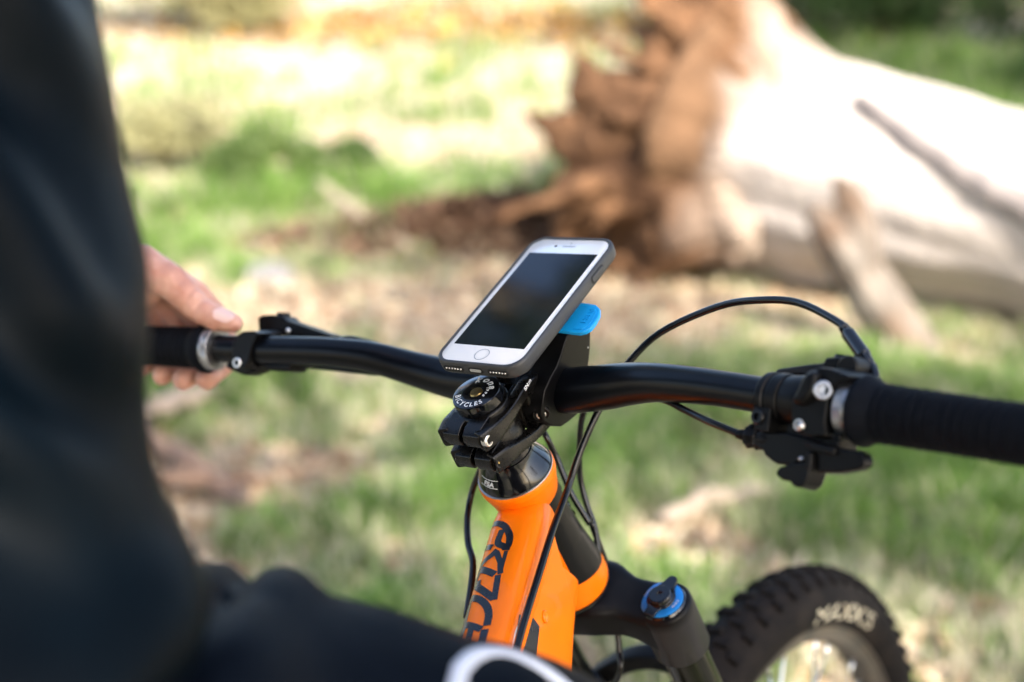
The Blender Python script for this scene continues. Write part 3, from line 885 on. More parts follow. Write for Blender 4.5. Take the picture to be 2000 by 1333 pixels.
# ---- rest of the frame, behind the rider
def tube_part(name, pts, r, m_, n=20): return MB().sweep(pts, [q * mm for q in r] if not np.isscalar(r) else r * mm, n).build(name, m_, bike, sharp=50)
tube_part('seat_tube', [B(-450, 0, -560), B(-512, 0, -200)], 18, 'orange_paint')
tube_part('seat_post', [B(-510, 0, -210), B(-556, 0, 62)], 15, 'satin_black')
for s_ in (-1, 1):
    tube_part('chain_stay', [B(-460, s_ * 30, -556), B(-620, s_ * 50, -552), B(-885, s_ * 68, -540)], [16, 13, 10], 'orange_paint')
    tube_part('seat_stay', [B(-520, s_ * 24, -260), B(-700, s_ * 52, -410), B(-885, s_ * 68, -535)], [13, 10, 9], 'orange_paint')
m = MB(); rr = []
for k_ in range(15):
    t = k_ / 14; x = -420 - 270 * t; wd = np.interp(t, [0, .25, .6, .9, 1], [14, 22, 52, 68, 40]); hh = np.interp(t, [0, .5, 1], [16, 18, 22]); zc = 84 + 12 * t * t
    rr.append([B(x, wd * math.cos(a), zc + hh * (.55 * math.sin(a)) - .12 * abs(wd * math.cos(a)) ** 1.15) for a in np.linspace(0, 2 * math.pi, 24, endpoint=False)])
m.rings(rr).build('saddle', 'rubber_black', bike, sharp=60)
m = MB()
m.lathe(B(-450, -38, -560), FL, [(0, 20 * mm), (76 * mm, 20 * mm)], 24)
m.build('bottom_bracket', 'satin_black', bike)
for s_ in (-1, 1):
    cd = FX * .62 + FZ * .78; cd = cd * s_
    m = MB(); m.sweep([B(-450, s_ * 52, -560), B(-450, s_ * 62, -560) + cd * .17], [(10 * mm, 15 * mm), (8 * mm, 11 * mm)], 12); m.build('crank_arm', 'satin_black', bike, bevel=.002)
    pc = B(-450, s_ * 112, -560) + cd * .17
    m = MB(); ax = unit(FL); fx = FX; uz = unit(np.cross(fx, ax))
    m.prism([pc + ax * x * mm + fx * y * mm - uz * 8 * mm for x, y in rrect(48, 48, 14)], uz * 16 * mm); m.build('pedal', 'cast_black', bike, bevel=.002)
m = MB(); m.lathe(B(-450, 40, -560), FL, [(0, 70 * mm), (3 * mm, 70 * mm)], 64, ripple=.02); m.build('chain_ring', 'cast_black', bike, bevel=.0005)

# ---- headset cone, spacer
m = MB(); m.lathe(S(0, 0, 0), SA, [(h * mm, r * mm) for h, r in [(-50, 16), (-50, 18.6), (-54.5, 18.8), (-55, 19.6), (-56.5, 19.9), (-58, 20.2), (-62, 21.8), (-68, 24.6), (-71.5, 26.2), (-73, 26.6), (-73.6, 26.2)]], 64)
hs = m.build('headset_cover', 'black_gloss', bike, sharp=45)
m = MB(); m.lathe(S(0, 0, 0), SA, [(h * mm, r * mm) for h, r in [(-73.5, 26.4), (-73.7, 27.4), (-74.7, 27.6), (-74.9, 27.0)]], 64); m.build('headset_ring', 'ring_silver', bike)
def on_cone(x, y, ang0, a0, lift=.25):
    a = a0 + y * .84; r = np.interp(a, [-73, -71.5, -68, -62, -58], [26.6, 26.2, 24.6, 21.8, 20.2]) + lift; th = R_(ang0) + x / r
    return S(r * math.cos(th), r * math.sin(th), a)
vs, fs = text_shapes('FSA', 5.2 * mm, bold=.18 * mm, shear=.2)
m = MB(); m.add([on_cone(v[0] * 1150 , v[1] * 1000 - 2, -102, -65) for v in vs], fs); m.build('lettering', 'white_print', hs, smooth=False)
m = MB()
for y0, y1, x0, x1 in ((3.0, 3.5, -8, 8.4), (-3.1, -2.6, -8.4, 8)):
    m.rings([[on_cone(x, y0, -102, -65), on_cone(x, y1, -102, -65)] for x in np.linspace(x0, x1, 14)], closed=False, caps=False)
m.build('logo_line', 'white_print', hs, smooth=False)

# ---- top cap with its printing
m = MB(); m.lathe(S(0, 0, 0), SA, [(h * mm, r * mm) for h, r in [(-8.2, 16.4), (-7.8, 17.0), (-1.2, 17.0), (-.45, 16.7), (0, 16.0), (0, 5.6), (-1.2, 5.2), (-1.6, 4.6)]], 72)
cap = m.build('top_cap', 'black_gloss', bike, sharp=35)
m = MB(); m.lathe(S(0, 0, 0), SA, [(h * mm, r * mm) for h, r in [(-2.4, 4.6), (-.4, 4.5), (.0, 4.1), (.1, 2.7)]], 32)
m.lathe(S(0, 0, 0), SA, [(h * mm, r * mm) for h, r in [(.05, 2.9), (-1.6, 2.5), (-1.7, .3)]], 6)
m.build('cap_bolt', 'brass', cap, sharp=30)
m = MB()
def arc_text(txt, size, rad, a_mid, inward, track, bold=0, shear=0):
    glyphs = [text_shapes(c, size * mm, 'LEFT', 0, bold * mm, shear) for c in txt]
    ws = [(max(v[0] for v in g[0]) * 1000 if len(g[0]) else size * .3) + track for g in glyphs]
    tot = sum(ws); x = -tot / 2
    for (vs, fs), wd in zip(glyphs, ws):
        out = []
        for v in vs:
            s_ = (x + v[0] * 1000) / rad; yy = v[1] * 1000
            if inward: th = R_(a_mid) + s_; r = rad - yy
            else: th = R_(a_mid) - s_; r = rad + yy
            out.append(S(r * math.cos(th), r * math.sin(th), .12))
        m.add(out, fs); x += wd
arc_text('BICYCLES', 5.6, 14.6, -96, True, .95, .12)
arc_text('kona', 7.0, 9.6, 72, False, .35, .25, .35)
arc_text('1988', 3.0, 7.6, 6, False, .4, .08, .3)
m.build('lettering', 'white_print', cap, smooth=False)

# ---- stem
def sp(pts2, r0, r1):
    """prism from a side profile (forward, up) between two lateral offsets"""
    return [S(r0, f, a) for f, a in pts2], SR * (r1 - r0) * mm
m = MB()
m.lathe(S(0, 0, 0), SA, [(h * mm, r * mm) for h, r in [(-8.6, 17.2), (-9.2, 18.6), (-10, 19.0), (-24, 19.0), (-25.5, 18.0), (-29.5, 18.0), (-31, 19.0), (-48.5, 19.0), (-49.6, 18.2)]], 56)
for (a0, a1) in ((-8.6, -25.4), (-29.6, -46.6)):                        # split clamp ears at the back
    for r0, r1 in ((-15, -1.6), (1.6, 15)):
        poly = [(-12, a0), (-24, a0 - .8), (-29.5, a0 - 3.5), (-31, a0 - 8), (-29.5, a1 + 3.5), (-24, a1 + .5), (-12, a1)]
        pl, vc = sp(poly, r0, r1); m.prism(pl, vc)
for s_ in (-1, 1):                                                      # forged side arms
    for P, rad in (([(14.5, -29, -17), (17.5, -18, -17.5), (18.6, -4, -18), (18.6, 8, -17.5), (17.8, 20, -17), (17, 32, -20), (16.5, 42, -30)], [(4.2, 7.4), (4.4, 7.0), (4.0, 5.0), (4.0, 4.2), (4.2, 4.4), (5, 6), (5, 9)]),
                   ([(14.5, -28, -38), (17.5, -17, -39), (18.6, -4, -43), (18.6, 8, -47), (18, 20, -50), (17.2, 32, -50), (16.5, 42, -46)], [(4.2, 7.4), (4.4, 7.0), (4.0, 5.0), (4.0, 4.2), (4.2, 4.4), (5, 6), (5, 9)])):
        pts = smooth_path([S(s_ * r, f, a) for r, f, a in P], 36); N_ = len(pts)
        rs = [tuple(np.array([np.interp(i / (N_ - 1), np.linspace(0, 1, len(rad)), [q[j] for q in rad]) for j in (0, 1)]) * mm) for i in range(N_)]
        m.sweep(pts, rs, up=SA, sec=rrect(1, 1, .38, 3))
    pl, vc = sp([(16, -44), (19, -24), (22, -21), (30, -20), (38, -28), (38, -48), (28, -51), (18, -50)], s_ * 3, s_ * 12.5)
    m.prism(pl, vc)
    m.sweep([S(s_ * 16, 30, -20), S(s_ * 16, 26, -36), S(s_ * 16, 28, -50)], [(5 * mm, 8 * mm), (3 * mm, 6 * mm), (5 * mm, 8 * mm)], up=SF, sec=rrect(1, 1, .4, 3))
bc = (50, -42)
m.lathe(S(-11.5, *bc), SR, [(0, 19.5 * mm), (1 * mm, 20.6 * mm), (22 * mm, 20.6 * mm), (23 * mm, 19.5 * mm)], 56)
stem = m.build('stem', 'stem_black', bike, bevel=.002, seg=4, limit=40)
def bolt(parent, c, ax, r, hexr, name='bolt', m_='steel', length=4):
    q = MB(); q.lathe(V(c) - unit(ax) * length * mm, ax, [(0, r * mm), (length * .8 * mm, r * mm), (length * mm, r * .88 * mm), (length * mm, hexr * mm), ((length - 2.2) * mm, hexr * .92 * mm), ((length - 2.3) * mm, .2 * mm)], 24)
    return q.build(name, m_, parent, sharp=30)
def hexbolt(parent, c, ax, r, name='bolt', m_='steel'):
    q = MB(); ax = unit(ax)
    q.lathe(V(c) - ax * 4 * mm, ax, [(0, r * mm), (3.4 * mm, r * mm), (4 * mm, r * .86 * mm), (4 * mm, r * .62 * mm)], 28, caps=False)
    q.lathe(V(c), ax, [(0, r * .62 * mm), (-1.9 * mm, r * .5 * mm), (-2 * mm, .1 * mm)], 6, caps=False)
    return q.build(name, m_, parent, sharp=25)
hexbolt(stem, S(20.4, -26.0, -17.0), SR, 4.3)
q = MB(); q.lathe(S(19.0, -25.5, -37.6), SR, [(0, 4 * mm), (.25 * mm, 3.9 * mm), (.2 * mm, 2.9 * mm), (-1 * mm, 2.6 * mm), (-1.2 * mm, .1 * mm)], 20, caps=False); q.build('bolt_hole', 'grille_dark', stem, sharp=25)
q = MB(); q.lathe(S(18.9, -26.2, -37.0), SR, [(0, 1.3 * mm), (.5 * mm, 1.1 * mm), (.6 * mm, .1 * mm)], 6, caps=False); q.build('bolt_tip', 'brass', stem, sharp=25)
hexbolt(stem, S(-15.6, -26.0, -37.6), -SR, 4.4)
vs, fs = text_shapes('5N.m', 4.2 * mm, bold=.1 * mm)
m = MB(); tdir = unit(SF * .9 + SA * .12); tup = unit(np.cross(SR, tdir))
m.add([S(22.4, 24.5, -14.6) + tdir * v[0] + tup * v[1] for v in vs], fs); m.build('lettering', 'white_print', stem, smooth=False)

# ---- phone mount clamped round the bar, with its blue release lever
mount = None
side = [(23, -27), (28, -21), (37, -17.5), (47, -15.5), (54, -11), (59.5, -6), (64, -3.4), (98, -3.4), (99.5, -7), (96, -20), (90, -36), (82, -48), (73, -58), (64, -66), (54, -68), (44, -65), (34, -61), (25, -52), (19, -42), (19, -33)]
m = MB()
def flare(a): return float(np.interp(a, [-70, -45, -22, 4], [25, 26.5, 31, 38.5]))
for s_ in (1, -1):
    m.rings([[S(s_ * 12.5, f, a) for f, a in side], [S(s_ * flare(a), f, a) for f, a in side]])
pl, vc = sp([(66, -6), (67, -3.6), (98, -3.6), (99, -6), (95, -12), (72, -12)], -12.4, 12.4); m.prism(pl, vc)
m.lathe(S(2, 81, -4), SA, [(0, 15 * mm), (11.6 * mm, 15 * mm)], 40)
mount = m.build('phone_mount', 'cast_black', bike, bevel=.0026, seg=3, limit=50)
# proud ridge that runs down the rear edge of the right cheek
rid = smooth_path([S(35.2, 62, 1), S(35.6, 56, -9), S(35.6, 48, -15.4), S(35.4, 40, -19), S(35.6, 33, -23)], 30)
hexbolt(mount, S(26.0, 20.0, -37.0), unit(SR * .55 - SF * .83), 3.6)
q = MB(); q.lathe(S(25.2, 21.4, -37.0), unit(SR * .55 - SF * .83), [(-3 * mm, 6.2 * mm), (0, 6.2 * mm), (.8 * mm, 5.4 * mm), (.6 * mm, 4.2 * mm), (-1.5 * mm, 4 * mm)], 28, caps=False); q.build('bolt_boss', 'cast_black', mount)
q = MB(); q.ball(S(flare(-33), 86, -33), 1.1 * mm, 10); q.build('pin', 'steel', mount)
m = MB()
lev = [(16.5, 66), (46, 65.0), (50, 67), (52.6, 71), (53, 76), (52, 85), (49, 91), (44, 94.6), (38, 95.5), (18, 95.5)]
m.prism([S(r, f, -2.9 - .03 * (r - 18)) for r, f in lev], SA * 3.6 * mm)
lever = m.build('release_lever', 'tab_blue', mount, bevel=.0012, seg=3)
m = MB()                                                                # shallow raised thumb pad
m.prism([S(r, f, .95 - .03 * (r - 18)) for r, f in [(40.5, 67.5), (47, 67.3), (50, 71), (50.4, 77), (49, 86), (45, 91.5), (38.5, 93)]], SA * .5 * mm)
m.build('thumb_pad', 'tab_blue', lever, bevel=.0003)
vs, fs = text_shapes('PUSH', 6.2 * mm, depth=.18 * mm, bold=.0)
m = MB(); m.add([S(43 + 1.5 * 0 + v[1] * 1000 * .98, 90 - (v[0] * 1000 + 9) , 1.0 + v[2] * 1000) for v in vs], fs); m.build('lettering', 'tab_blue', lever, smooth=False)

# ---- handlebar
BARR = [(0, 50, -42), (24, 50, -42), (48, 50, -37.5), (66, 49.6, -33), (84, 48.6, -27.6), (108, 45.4, -20.8), (138, 41.2, -15.8), (166, 37, -12.6), (188, 33.4, -10.6), (250, 22.7, -4), (320, 11.5, 3), (396, -1, 10.5)]
BARL = [(0, 50, -42), (-24, 50, -42), (-60, 50, -42), (-76, 50, -41), (-92, 49.4, -37.6), (-111, 47.6, -31.5), (-140, 43.6, -20.6), (-174, 37.2, -13.4), (-212, 30.8, -9.9), (-251, 24.4, -6.9), (-285, 19, -3.8), (-350, 8.8, 2.2), (-430, -3.8, 9.6)]
def rb(x): return np.interp(abs(x), [0, 40, 70, 110, 160, 400], [15.9, 15.9, 15.2, 12.6, 11.1, 11.1])
bp_ = [S(*q) for q in smooth_path3([V(q) for q in BARL[::-1]], 60)][:-1] + [S(*q) for q in smooth_path3([V(q) for q in BARR], 60)]
br_ = [rb(((q * 1000 - T0) @ A)[0]) * mm for q in bp_]
handlebar = MB().sweep(bp_, br_, 40, up=SA).build('handlebar', 'satin_black', bike, sharp=60)


def grip(p0, p1, p2, name_label):
    p0, p1, p2 = V(p0), V(p1), V(p2); d = unit(p1 - p0); L = np.linalg.norm(p2 - p0) / mm
    pr = [(0, 12), (0, 19.2), (2.5, 20.4), (5, 20), (8, 18.2), (12, 17)]
    h = 13
    while h < L - 4:
        r = 16.3 - .5 * math.sin((h - 13) / (L - 13) * math.pi) + .2 * math.sin(h * .9)
        pr += [(h, r + .30), (h + 1.6, r + .30), (h + 1.9, r - .55), (h + 2.6, r - .55)]; h += 3.0
    pr += [(L - 2, 16.4), (L, 15)]
    m = MB(); m.lathe(p0, d, [(a * mm, b * mm) for a, b in pr], 48)
    g_ = m.build('grip', 'rubber_black', bike, sharp=60)
    m = MB(); m.lathe(p0 - d * 9.0 * mm, d, [(a * mm, b * mm) for a, b in [(0, 12), (0, 16.6), (.6, 17.1), (5.5, 17.1)]], 90, ripple=.012)
    m.lathe(p0 - d * 9.0 * mm, d, [(a * mm, b * mm) for a, b in [(5.5, 16.8), (5.8, 17.4), (8.2, 17.4), (8.8, 16.6)]], 64)
    m.build('lock_ring', 'ring_silver', g_, sharp=25)
    return g_
grip(S(259.5, 21.2, -3.1), S(320, 11.5, 3), S(396, -1, 10.5), '')
grip(S(-285.5, 18.9, -3.8), S(-350, 8.8, 2.2), S(-430, -3.8, 9.6), '')


# ---- right-hand controls: local frame on the bar (outward, up, towards the rider)
class Loc:
    def __init__(s, q, e1, e2, e3): s.q, s.e1, s.e2, s.e3 = V(q) * mm + V((0, 0, CAM_H)) * 0, V(e1), V(e2), V(e3)
    def __call__(s, x, y, z): return s.q + (s.e1 * x + s.e2 * y + s.e3 * z) * mm
    def prism(s, mb, poly, z0, z1, taper=1.0):
        c = np.mean(np.array(poly), 0)
        mb.rings([[s(x, y, z0) for x, y in poly], [s(c[0] + (x - c[0]) * taper, c[1] + (y - c[1]) * taper, z1) for x, y in poly]])


RC = Loc([157.8548, 742.2572, 1024.0166], [0.6634, -0.7376, 0.1256], [0.1475, 0.2936, 0.9445], [-0.7336, -0.608, 0.3036])
LC = Loc([-220.1716, 1011.6798, 972.3652], [-0.8988, 0.4317, -0.0763], [0.0646, 0.3026, 0.9509], [-0.4336, -0.8497, 0.2999])

# brake: reservoir body, clamp and lever of the right hand
m = MB()
perch = [(18.5, -0.6), (21.5, 4.8), (24, 13.7), (27.5, 19.5), (35.3, 22.6), (42.6, 22.6), (57.5, 19.5), (55, 17.0), (47.5, 12.0), (44.6, 3.2), (44.8, -10.4), (47, -17.3), (45, -19.7), (35.4, -21.1), (24.8, -19.5), (19.8, -13.1)]
RC.prism(m, perch, -15, 17, .90)
brake = m.build('brake_body', 'cast_black', bike, bevel=.005, seg=4, limit=30)
m = MB(); RC.prism(m, [(10, -8), (46, -8), (48, -25), (10, -25)], -14, 5); m.build('bracket', 'cast_black', brake, bevel=.002)
m = MB(); RC.prism(m, [(20.5, -3.5), (24.5, 4.7), (27.5, 14.0), (30.8, 19.4), (37.8, 20.6), (39.5, 14.1), (38.1, 6.2), (34.7, -0.5), (29.5, -4.5)], 12, 23, .72)
m.build('clamp_cover', 'cast_black', brake, bevel=.0028, seg=4)
m = MB(); RC.prism(m, [(-16.7, 13.6), (-15.4, 17.2), (3.7, 21.6), (16.9, 24.2), (18.3, 27.6), (28.0, 29.0), (33.9, 26.1), (37.5, 18.5), (29.7, 15.6), (4.6, 15.3)], -34, -12)
m.build('reservoir', 'cast_black', brake, bevel=.003, seg=3)
m = MB(); m.lathe(RC(23.4, 26.5, -23), RC.e2, [(0, 6 * mm), (3.2 * mm, 5.6 * mm), (4 * mm, 5 * mm)], 20); m.build('bleed_cap', 'satin_black', brake)
m = MB(); m.lathe(RC(37, 23.2, -30), RC.e3, [(0, 6 * mm), (1 * mm, 7 * mm), (22 * mm, 7 * mm), (23 * mm, 6 * mm)], 24); m.build('pivot_boss', 'cast_black', brake)
m = MB()                                                                # lever blade reaching outwards in front of the grip
P = smooth_path([RC(28, 14, -24), RC(44, 8, -44), RC(70, 0, -56), RC(100, -5, -58), RC(126, -4, -52)], 24)
m.sweep(P, [(3 * mm, 6.5 * mm)] * len(P), 12, up=RC.e2); m.build('brake_lever', 'satin_black', brake)
hexbolt(brake, RC(41.6, 8.0, 19.2), unit(RC.e3 * .85 + RC.e1 * .52), 5.4, m_='ring_silver')
hexbolt(brake, RC(27.4, -13.2, 17.8), RC.e3, 3.4); q = MB(); q.ball(RC(29.6, -13.6, 17.4), 2.4 * mm, 12); q.build('pin', 'steel', brake)
hexbolt(brake, RC(51.5, -16.0, 15), RC.e3, 2.3, m_='satin_black')

m = MB()                                                                # shifter clamp band with its slot and bolt
m.lathe(RC(-9, 0, 0), RC.e1, [(0, 14 * mm), (1 * mm, 15 * mm), (5 * mm, 15 * mm), (5.4 * mm, 13.8 * mm), (8.2 * mm, 13.8 * mm), (8.6 * mm, 15.2 * mm), (15 * mm, 15.2 * mm), (16 * mm, 14 * mm)], 48)
m.lathe(RC(7.5, 0, 0), RC.e1, [(0, 14.4 * mm), (9 * mm, 15.6 * mm), (14 * mm, 15.6 * mm)], 40)
RC.prism(m, [(-9, -6), (5, -6), (5.5, -21), (-5, -20.5), (-8, -16)], -6, 14, .9)
shifter = m.build('shifter', 'cast_black', bike, bevel=.0014, seg=3)
m = MB(); m.lathe(RC(-3.5, -12.5, 12), RC.e3, [(0, 4.6 * mm), (3 * mm, 4.6 * mm), (3.8 * mm, 3.9 * mm), (3.8 * mm, 2.2 * mm), (2 * mm, 2 * mm)], 20); m.build('bolt', 'satin_black', shifter)
m = MB(); RC.prism(m, [(-12.1, -23.5), (-3.9, -18.6), (-1.7, -20.4), (13.3, -18.3), (27.0, -19.5), (36.3, -19.9), (35.3, -25.8), (34.8, -33.7), (25.6, -35.2), (22.1, -37.3), (10.6, -38.4), (6.5, -37.4), (-0.0, -34.4), (-1.5, -31.8), (-11.0, -29.9)], -14, 9, .93)
m.build('shifter_body', 'cast_black', shifter, bevel=.0028, seg=3)
m = MB(); RC.prism(m, [(15.7, -41.9), (18.0, -38.3), (26.1, -34.4), (29.8, -33.9), (38.7, -31.5), (41.6, -33.0), (41.8, -39.2), (40.1, -45.7), (36.1, -49.1), (31.3, -48.8), (28.0, -46.2), (22.3, -46.4), (16.6, -44.1)], 4, 19, .84)
m.build('shift_paddle', 'cast_black', shifter, bevel=.003, seg=4)
m = MB(); RC.prism(m, [(39.8, -27.8), (41.5, -21.3), (55.2, -22.2), (66.3, -21.6), (71.0, -22.6), (73.5, -26.4), (73.2, -29.2), (70, -32), (57.7, -36.0), (42.7, -38.4)], 8, 16, .93)
RC.prism(m, [(30, -22), (42, -21.5), (56, -22.5), (55, -27), (40, -27)], 2, 19, .9)
RC.prism(m, [(36, -26), (41, -27), (42, -38), (37, -36)], 8, 20, .85)
m.build('release_paddle', 'cast_black', shifter, bevel=.0022, seg=3)
q = MB(); q.ball(RC(27.5, -32.1, 9), (2.4 * mm, 1.6 * mm, 1.6 * mm), 10); q.build('pin', 'steel', shifter)
m = MB(); ad = unit(RC(-20, -25.6, 4) - RC(3, -25.5, 4))
m.lathe(RC(2, -25, 3), ad, [(a * mm, b * mm) for a, b in [(0, 6), (3, 6.6), (8, 6.6), (9, 5.2)]], 24)
m.lathe(RC(-7, -24.8, 3), ad, [(a * mm, b * mm) for a, b in [(0, 6.6), (1.5, 7.6), (4, 6.0), (7, 7.2), (9, 7.0), (10, 4.2)]], 18, ripple=.05)
m.lathe(RC(-17, -24.8, 3), ad, [(a * mm, b * mm) for a, b in [(0, 3.6), (1.2, 3.9), (1.6, 3.3), (2.8, 3.7), (3.2, 3.2), (5, 3.4), (5.4, 2.9), (8, 2.8)]], 20)
m.build('barrel_adjuster', 'cast_black', shifter, sharp=30)

# ---- left-hand controls
m = MB()
lclamp = [(-18.6, 16.6), (-30.1, 17.5), (-35.8, 15.3), (-33.2, 11.3), (-28.9, 2.1), (-26.5, -10.0), (-22.1, -16.2), (-17.3, -17.5), (-9.9, -16.9), (-8.1, -11.0), (-8.5, -1.0), (-11.4, 7.2), (-14.4, 13.3)]
LC.prism(m, lclamp, -14, 15, .86)
m.lathe(LC(-8, 0, 0), -LC.e1, [(0, 13.4 * mm), (1 * mm, 14.4 * mm), (17 * mm, 14.4 * mm), (18 * mm, 13.4 * mm)], 40)
lbrake = m.build('brake_body', 'cast_black', bike, bevel=.003, seg=3)
hexbolt(lbrake, LC(-15.0, -10.2, 15.6), LC.e3, 4.0)
m = MB(); LC.prism(m, [(-4.3, 26.6), (-7.9, 28.8), (-18.0, 29.8), (-28.0, 29.1), (-32.8, 25.6), (-77.1, 15.6), (-75.9, 13.5), (-6.7, 13.2)], -42, -22); m.build('reservoir', 'cast_black', lbrake, bevel=.003, seg=3)
m = MB(); m.lathe(LC(-22, 27.5, -32), LC.e2, [(0, 6 * mm), (4 * mm, 5.6 * mm), (4.6 * mm, 5 * mm)], 20); m.build('bleed_cap', 'satin_black', lbrake)
m = MB(); LC.prism(m, [(9.4, -14.5), (6.0, -9.2), (-15.0, -7.0), (-62, -6), (-59, -14.6), (-48.6, -15.1), (-35.2, -14.9), (-27.7, -12.3), (-23.1, -16.6), (-13.5, -20.2), (-7.2, -19.6)], -18, 3, .92)
m.build('dropper_lever', 'cast_black', lbrake, bevel=.003, seg=3)
m = MB(); P = smooth_path([LC(-44, -8.6, -22), LC(-70, -9.2, -27), LC(-100, -10.2, -27), LC(-120, -10.8, -25)], 16)
m.sweep(P, [(5 * mm, 2.6 * mm)] * len(P), 12, up=LC.e2); m.build('brake_lever', 'satin_black', lbrake)
q = MB(); q.ball(LC(-40.5, 17.6, -14), 2.0 * mm, 10); q.build('pin', 'steel', lbrake)

# ---- cables and hoses
def hose(name, pts, r, label=None):
    o = MB().sweep(smooth_path(pts, 90), r * mm, 12, up=(0.3, 0.2, 1)).build(name, 'cable_black', bike, sharp=0)
    if label: o['label'] = label
    return o
conn0, conn1 = S(232.5, 78.8, .6), S(248.5, 62.0, -2.8)
hose('brake_hose', [S(256.5, 40, -4), S(256.5, 52, -4.6), conn1, conn0, S(223.6, 87.2, 2.3), S(188.2, 107.9, -.9), S(156.3, 113.8, -5.5), S(121.1, 118.3, -17.1), S(76.9, 108.1, -34.3), S(54.7, 88.8, -48.8),
                    S(46.0, 70.4, -58.7), S(40.5, 50, -68), S(33.5, 27, -84), S(33, 5, -94), S(42, -31.5, -93), S(55.2, -72.6, -90.4), S(67.9, -107.5, -85.8), S(79.2, -138.7, -83.3), S(98, -190, -78)], 2.5, 'long hose looping from the right lever past the stem')
m = MB(); d = unit(conn1 - conn0)
m.lathe(conn0 - d * 3 * mm, d, [(a * mm, b * mm) for a, b in [(-6, 2.6), (-5, 3.3), (-3.8, 3.3), (-3.4, 2.9), (-2.2, 3.5), (-1.6, 3.1), (0, 3.7), (1, 4.3), (22, 4.5), (23, 3.9), (25, 3.6), (29, 3.2), (30, 2.6)]], 20)
m.build('hose_connector', 'black_gloss', bike, sharp=30)
hose('shift_cable', [RC(-23, -24.9, 3), S(156.4, 19.6, -23.5), S(134, 30, -26.5), S(110.3, 41.8, -31.7), S(62.4, 60.0, -50), S(30, 70, -68), S(15.7, 67.6, -83.2), S(7.0, 61.0, -108.1), S(3.2, 52.0, -131.6), S(7.4, 42, -150.0), S(14.3, 32, -166), S(22, 10, -190)], 2.3)
hose('dropper_cable', [LC(-62, -10, -8), S(-160, 58, -26), S(-112, 74, -48), S(-62, 78, -70), S(-30, 66, -80), S(-5.9, 46.1, -82.6), S(-.9, 42.1, -101.3), S(3.6, 36.7, -114.0), S(9.8, 30, -128), S(20, 24, -150)], 2.3)
hose('left_brake_hose', [LC(-72, 12, -34), S(-172, 66, -26), S(-120, 70, -46), S(-80, 58, -62), S(-50, 34, -76), S(-41, 12, -84), S(-50.5, -1.7, -102.8), S(-48.9, -17.8, -112.5), S(-38.2, -36.7, -116.9), S(-24, -54, -120), S(-10, -90, -128)], 2.5)
hose('front_brake_hose', [S(12, 34, -160), S(18, 20, -215), S(19.1, 4.8, -244.1), S(21.4, -5.7, -257.9), S(22.4, -18.5, -272.4), S(-20, -22, -330)], 2.5)

# ---- fork
m = MB(); rr = []
for t in np.linspace(-1, 1, 25):
    u = abs(t); l_ = 66 * t
    hf = np.interp(u, [0, .35, .6, 1], [31, 27, 19, 21]); up_ = np.interp(u, [0, .4, .7, 1], [-193.5, -196, -206, -212]); dn = np.interp(u, [0, .4, .75, 1], [-222, -226, -236, -252]); fc = np.interp(u, [0, .5, 1], [2, 6, 13])
    rr.append([S(l_, fc + x * hf, (up_ + dn) / 2 + y * (up_ - dn) / 2) for x, y in rrect(1, 1, .42, 5)])
m.rings(rr)
for s_ in (-1, 1):
    m.lathe(S(66 * s_, 13, 0), SA, [(h * mm, r * mm) for h, r in [(-262, 20), (-260, 21.5), (-222, 21.5), (-214, 21.0), (-211.5, 19.6), (-211, 18)]], 48)
crown = m.build('fork_crown', 'fork_black', bike, bevel=.003, seg=3, limit=45)
m = MB(); m.lathe(S(0, 0, 0), SA, [(h * mm, r * mm) for h, r in [(-192.6, 28), (-193, 29.6), (-195.5, 29.6), (-196, 28)]], 56); m.build('crown_race', 'black_gloss', bike)
for s_ in (-1, 1):
    m = MB(); m.lathe(S(66 * s_, 13, 0), SA, [(-262 * mm, 17.2 * mm), (-400 * mm, 17.2 * mm)], 40); m.build('stanchion', 'stanchion', bike)
    m = MB(); m.lathe(S(66 * s_, 13, 0), SA, [(h * mm, r * mm) for h, r in [(-356, 18), (-358, 21), (-372, 22.5), (-420, 21), (-600, 20), (-730, 18)]], 40)
    m.sweep([S(66 * s_, 13, -715), S(66 * s_, 30, -742), S(60 * s_, 43.4, -751)], [18 * mm, 17 * mm, 16 * mm], 20); m.build('fork_lower', 'fork_black', bike, sharp=50)
m = MB(); rr = []
for t in np.linspace(-1, 1, 17):
    rr.append([S(62 * t, 34 + 20 * (1 - t * t) + x * 9, -372 + 22 * (1 - t * t) + y * (13 - 4 * (1 - t * t))) for x, y in rrect(1, 1, .5, 4)])
m.rings(rr).build('fork_arch', 'fork_black', bike, sharp=50)
